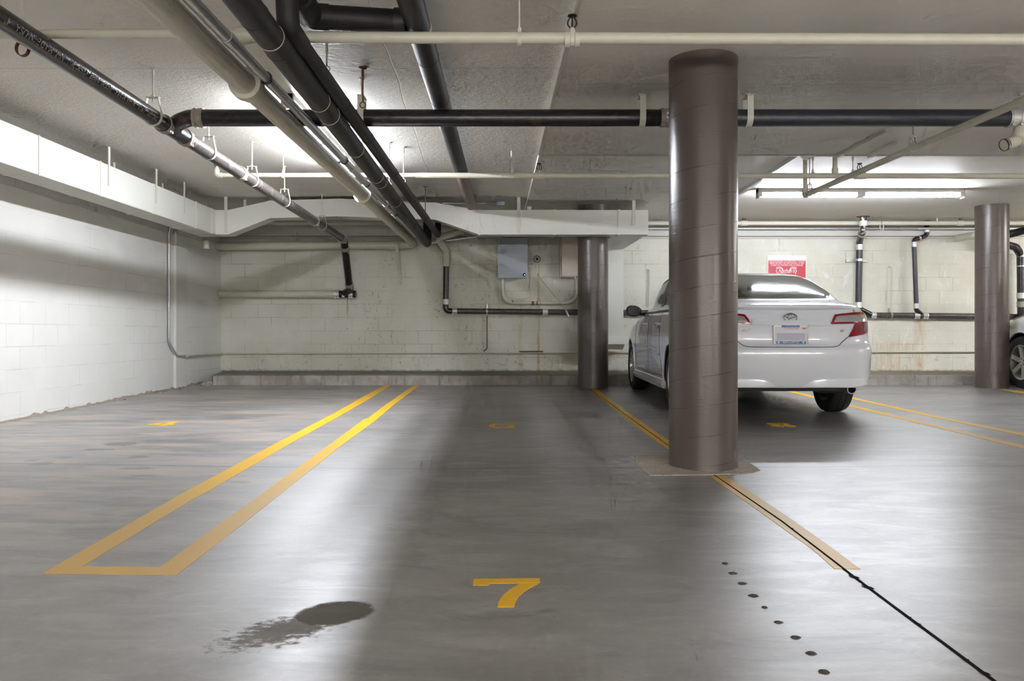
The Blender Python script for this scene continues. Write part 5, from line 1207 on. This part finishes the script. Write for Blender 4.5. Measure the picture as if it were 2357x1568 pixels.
    lo = [(-.70, 1.064), (-.60, 1.043), (0, 1.034), (.60, 1.043), (.70, 1.064)]; hi = [(-.70, 1.068), (-.6, 1.083), (0, 1.086), (.6, 1.083), (.70, 1.068)]
    patch(rear, lo, hi, -.70, .70, 60, 6, lambda u, v: .002+.050*math.sin(min(1, v*1.15+.12)*PI/2)*max(0, 1-(abs(u)/.70)**4)*(1 if v > 0 else .0), .06).build('spoiler', M['car_white'], **K)
    # emblem: three rings
    e0 = Vector(rear(0, .966, .010)); mb = MB()
    def ell(cx, cz, a, b, r): mb.tube([e0+Vector((cx+a*math.cos(k), 0, cz+b*math.sin(k))) for k in [2*PI*i/40 for i in range(40)]], r, 8, closed=True)
    ell(0, 0, .059, .039, .0048); ell(0, .016, .040, .020, .0042); ell(0, -.002, .016, .034, .0042); mb.build('emblem', M['badge'], **K)
    # plate
    yp = B.rear(0, .815)-.006; pl = MB().box((-.1525, yp-.004, .739), (.1525, yp+.012, .891)).build('number_plate', M['plate_white'], **K)
    mb = MB()
    for a, b in (((-.160, .730), (.160, .742)), ((-.160, .884), (.160, .898)), ((-.160, .73), (-.1475, .898)), ((.1475, .73), (.160, .898))): mb.box((a[0], yp-.010, a[1]), (b[0], yp+.004, b[1]))
    fr = mb.build('plate_frame', M['chrome'], pl, local=True, bevel=.002)
    MB().box((-.085, yp-.0115, .879), (.078, yp-.005, .899)).box((-.135, yp-.0115, .729), (.135, yp-.005, .752)).build('frame_band', M['ucla_blue'], fr, local=True)
    lettering('U C L A', .021, lambda u, v, k: (u-.003, yp-.0118-k, .889+v), sx=1.35).build('lettering', M['ucla_gold'], fr, local=True, smooth=False)
    lettering('BRUINS', .024, lambda u, v, k: (u, yp-.0118-k, .7405+v), sx=1.9).build('lettering', M['ucla_gold'], fr, local=True, smooth=False)
    for s in (-.113, .113): MB().box((s-.008, yp-.0122, .733), (s+.008, yp-.0112, .748)).build('frame_shield', M['plate_white'], fr, local=True)
    lettering('California', .026, lambda u, v, k: (u, yp-.0046-k, .868+v), shear=.3, sx=1.35).build('lettering', M['script_red'], pl, local=True, smooth=False)
    MB().box((.100, yp-.0048, .857), (.142, yp-.0038, .878)).build('sticker', M['sign_white'], pl, local=True); MB().box((.104, yp-.0051, .860), (.138, yp-.0046, .875)).build('sticker_mark', M['script_red'], pl, local=True)
    MB().box((-.130, yp-.0044, .758), (.130, yp-.0036, .826)).build('blurred_digits', M['plate_blur'], pl, local=True)
    lettering('SE', .030, lambda u, v, k: rear(.47+u, .845+v, .003+k), shear=.25, sx=1.35, ext=.002).build('badge', M['badge'], **K)
    lettering('CAMRY', .032, lambda u, v, k: rear(-.455+u, .850+v, .003+k), shear=.25, sx=1.5, ext=.002).build('badge', M['badge'], **K)
    # underside
    mb = MB().box((-.80, .30, .33), (.80, .72, .40)).box((-.60, 1.45, .20), (.60, 3.5, .27)).box((-.74, .16, .285), (.55, .40, .42)).box((-.74, .105, .325), (.50, .2, .43)).build('floor_pan', M['under'], **K)
    MB().tube([(-.62, yr, .30), (.62, yr, .30)], .045, 12).tube([(-.62, yf, .30), (.62, yf, .30)], .04, 12).box((-.35, .55, .265), (.12, .95, .35)).box((.02, .30, .285), (.10, .5, .34)).build('rear_axle', M['under'], **K)
    MB().loft([[(x, .34+.13*math.cos(a)*k, .315+.065*math.sin(a)*k) for a in [2*PI*i/20 for i in range(20)]] for x, k in ((.30, .5), (.34, .9), (.45, 1), (.60, 1), (.66, .8))]).build('muffler', M['under'], **K)
    ex = Vector((.595, .13, .305)); MB().lathe([(.036, .0), (.044, .0), (.046, .01), (.042, .20), (.036, .20), (.036, .012)], ex, (0, 1, 0), 28).build('exhaust_tip', M['chrome'], **K); MB().lathe([(.037, .015), (0, .08)], ex, (0, 1, 0), 20).build('exhaust_bore', M['black'], **K)
    # interior
    MB().loft([[(-.62, .62, 1.08), (.62, .62, 1.08), (.62, 1.02, 1.06), (-.62, 1.02, 1.06)], [(-.62, .62, 1.10), (.62, .62, 1.10), (.62, 1.02, 1.08), (-.62, 1.02, 1.08)]]).build('parcel_shelf', M['seat'], **K)
    MB().box((-.60, 1.05, .50), (.60, 1.22, 1.12)).build('rear_seat', M['seat'], bevel=.04, **K)
    for x in (-.36, 0, .36): MB().box((x-.12, 1.06, 1.10), (x+.12, 1.16, 1.22 if x == 0 else 1.25)).build('headrest', M['seat'], bevel=.035, **K)
    for x in (-.37, .37):
        MB().box((x-.25, 2.10, .45), (x+.25, 2.26, 1.10)).build('front_seat', M['seat'], bevel=.05, **K)
        MB().box((x-.13, 2.12, 1.11), (x+.13, 2.22, 1.29)).build('headrest', M['seat'], bevel=.04, **K)
    MB().box((-.72, 2.85, .70), (.72, 3.15, 1.02)).build('dashboard', M['seat'], bevel=.04, **K)
    o = MB().tube([(-.37+.18*math.cos(a), 2.72+.05*math.sin(a), .98+.17*math.sin(a)) for a in [2*PI*i/30 for i in range(30)]], .014, 8, closed=True).build('steering_wheel', M['seat'], **K)
    MB().box((-.13, .70, 1.101), (.13, .74, 1.13)).build('brake_light', M['trim_black'], **K)
    MB().box((-.78, .35, .42), (.78, 3.9, .50)).build('cabin_floor', M['under'], **K)
    for x, sg in ((-.785, -1), (.785, 1)):
        for y in (yr, yf): wheel(root, (x, y, zw-.001), sg, rw, .215, .222, 10, 'alloy')
    # headlamps on the hidden nose
    for sg in (-1, 1): patch(front, [(.45, .66), (.80, .70)], [(.45, .74), (.80, .80)], .45, .80, 16, 4, lambda u, v: .004, .01, sg).build('head_lamp', M['clear_lens'], **K)
    patch(front, [(-.4, .40), (.4, .40)], [(-.4, .62), (.4, .62)], -.4, .4, 16, 4, lambda u, v: .003, .01).build('grille', M['trim_black'], **K)

ST = [(.26, .88, .20, 4.62, 7, 6), (.36, .930, .08, 4.72, 8, 6), (.50, .952, .02, 4.78, 8.5, 6), (.65, .960, 0, 4.80, 8.5, 6), (.80, .958, .01, 4.78, 8.5, 6), (.90, .952, .02, 4.70, 8.5, 6), (.97, .944, .03, 4.50, 8.5, 5.5), (1.03, .930, .035, 4.27, 8.5, 5),
      (1.09, .912, .04, 4.00, 8.5, 4.6), (1.14, .895, .045, 3.72, 8.5, 4.3), (1.18, .88, .05, 3.50, 8, 4), (1.30, .83, .10, 3.25, 7, 3.8), (1.45, .77, .18, 2.98, 6.5, 3.8), (1.60, .70, .28, 2.72, 6, 3.6), (1.68, .64, .38, 2.52, 5, 3.4), (1.72, .52, .60, 2.30, 4, 3.2), (1.74, .3, 1.1, 2.1, 3, 3)]
def build_suv():
    B = Body(ST, 2.0); yf, yr, zw, rw = 3.88, 1.02, .365, .365; ra = .425; X0, Y0 = 8.095, 7.62
    root = thing('suv', 'pale silver SUV at the right edge, mostly hidden by the far column', 'car', (X0, Y0, fz(Y0)+.001)); root.rotation_euler = (math.atan(SL), 0, 0)
    OFF[root.name] = Vector((0, 0, 0)); K = dict(parent=root, local=True)
    zs = [.26+.02*i for i in range(75) if .26+.02*i < 1.735]+[1.74]
    dl_lo = [(.35, 1.21), (3.1, 1.17)]; dl_hi = [(.35, 1.50), (.6, 1.60), (2.2, 1.60), (2.6, 1.52), (3.1, 1.22)]
    def kill(c):
        if c.z < .30: return True
        return abs(c.x) > .5 and any((c.y-y)**2+(c.z-zw)**2 < ra*ra for y in (yr, yf))
    def snap(p):
        for y0 in (yr, yf):
            d = math.hypot(p.y-y0, p.z-zw)
            if abs(d-ra) < .06 and abs(p.x) > .5 and p.z > .31:
                y, z = y0+(p.y-y0)*ra/d, zw+(p.z-zw)*ra/d; return Vector((math.copysign(B.side(y, z), p.x), y, z))
        return Vector((p.x, p.y, .30)) if abs(p.z-.30) < .03 else None
    B.shell(zs, kill, snap).build('body_shell', M['suv_paint'], angle=55, **K)
    for sg in (-1, 1):
        S = lambda y, z, o, sg=sg: (sg*(B.side(y, z)+o), y, z)
        patch(S, dl_lo, dl_hi, .36, 3.08, 50, 8, lambda u, v: .004, .01).build('side_window', M['trim_black'], **K)
        for yw in (yr, yf):
            pts = []
            for i in range(31):
                a = PI*(-.08+1.16*i/30); y, z = yw+math.cos(a)*ra, zw+math.sin(a)*ra
                if z > .31: pts.append((sg*(B.side(y, z)-.002), y, z))
            MB().tube(pts, .013, 10).build('arch_lip', M['suv_paint'], **K); well(sg, yw, zw, ra-.003, B, .56).build('wheel_well', M['under'], **K)
        hg = [(3.05, 1.10), (3.5, 1.075), (3.9, 1.03), (4.2, .96)]; p3 = [S(3.05+1.15*k/30, lin(hg, 3.05+1.15*k/30), .0015) for k in range(31)]; MB().tube(p3, .0035, 6).build('hood_gap', M['seam'], **K)
        for ys in ([(3.22, .45), (3.26, .8), (3.18, 1.14)], [(2.2, .42), (2.2, 1.15)], [(1.3, .8), (1.2, 1.16)]): 
            q = [(p[0]+(r[0]-p[0])*k/10, p[1]+(r[1]-p[1])*k/10) for p, r in zip(ys, ys[1:]) for k in range(10)]+[ys[-1]]
            MB().tube([S(y, z, .0015) for y, z in q], .0035, 6).build('door_gap', M['seam'], **K)
    rear = lambda x, z, o: (x, B.rear(x, z)-o, z); front = lambda x, z, o: (x, B.front(x, z)+o, z)
    patch(rear, [(-.6, 1.22), (.6, 1.22)], [(-.5, 1.6), (.5, 1.6)], -.6, .6, 20, 6, lambda u, v: .004, .01).build('rear_window', M['trim_black'], **K)
    patch(front, [(-.66, 1.22), (.66, 1.22)], [(-.58, 1.62), (.58, 1.62)], -.62, .62, 20, 6, lambda u, v: .004, .01).build('windshield', M['trim_black'], **K)
    MB().box((-.86, .3, .28), (.86, 4.5, .36)).build('floor_pan', M['under'], **K)
    for sg in (-1, 1):
        for y in (yr, yf): wheel(root, (sg*.835, y, zw-.001), sg, rw, .24, .243, 6, 'suv_alloy')
# ---------------------------------------------------------------- assemble
make_materials()
build_room()
column('round_column', 1.244, 5.27, .2155, 2.69, 'nearest round brown column, standing in front of the white sedan')
column('round_column', 1.19, 11.66, .2155, 2.745, 'round brown column at the back, its middle crossed by the duct')
column('round_column', 6.855, 11.66, .2155, 2.745, 'round brown column at the far right, beside the SUV wheel')
build_markings()
build_lights()
build_main_drain(); build_branch(); build_depth_pipes(); build_sprinkler_lines(); build_duct(); build_wall_items()
build_sedan(); build_suv()

w = bpy.data.worlds.new('garage_air'); SC.world = w; w.use_nodes = True
w.node_tree.nodes['Background'].inputs[0].default_value = (.5, .52, .55, 1); w.node_tree.nodes['Background'].inputs[1].default_value = .02
cam = bpy.data.cameras.new('camera'); co = bpy.data.objects.new('camera', cam); COL.objects.link(co)
co.location = (0, 0, HC); co.rotation_euler = (PI/2, 0, 0)
cam.sensor_fit = 'HORIZONTAL'; cam.sensor_width = 36.0; cam.lens = F/2357*36.0
cam.shift_x = (1178.5-CX)/2357; cam.shift_y = (CY-784)/2357
cam.clip_start = .05; cam.clip_end = 100
SC.camera = co
vs = SC.view_settings; vs.view_transform = 'Standard'; vs.look = 'None'; vs.gamma = 1.0; vs.exposure = EXPOSURE
try: vs.use_curve_mapping = False
except Exception: pass
try:
    SC.cycles.use_denoising = True; SC.cycles.denoiser = 'OPENIMAGEDENOISE'
    SC.cycles.max_bounces = 6; SC.cycles.diffuse_bounces = 3; SC.cycles.glossy_bounces = 3; SC.cycles.transparent_max_bounces = 8
    SC.cycles.use_adaptive_sampling = True; SC.cycles.adaptive_threshold = .135; SC.cycles.adaptive_min_samples = 12; SC.cycles.use_light_tree = False
    SC.cycles.sample_clamp_indirect = 6.0; SC.cycles.caustics_reflective = False; SC.cycles.caustics_refractive = False
except Exception: pass
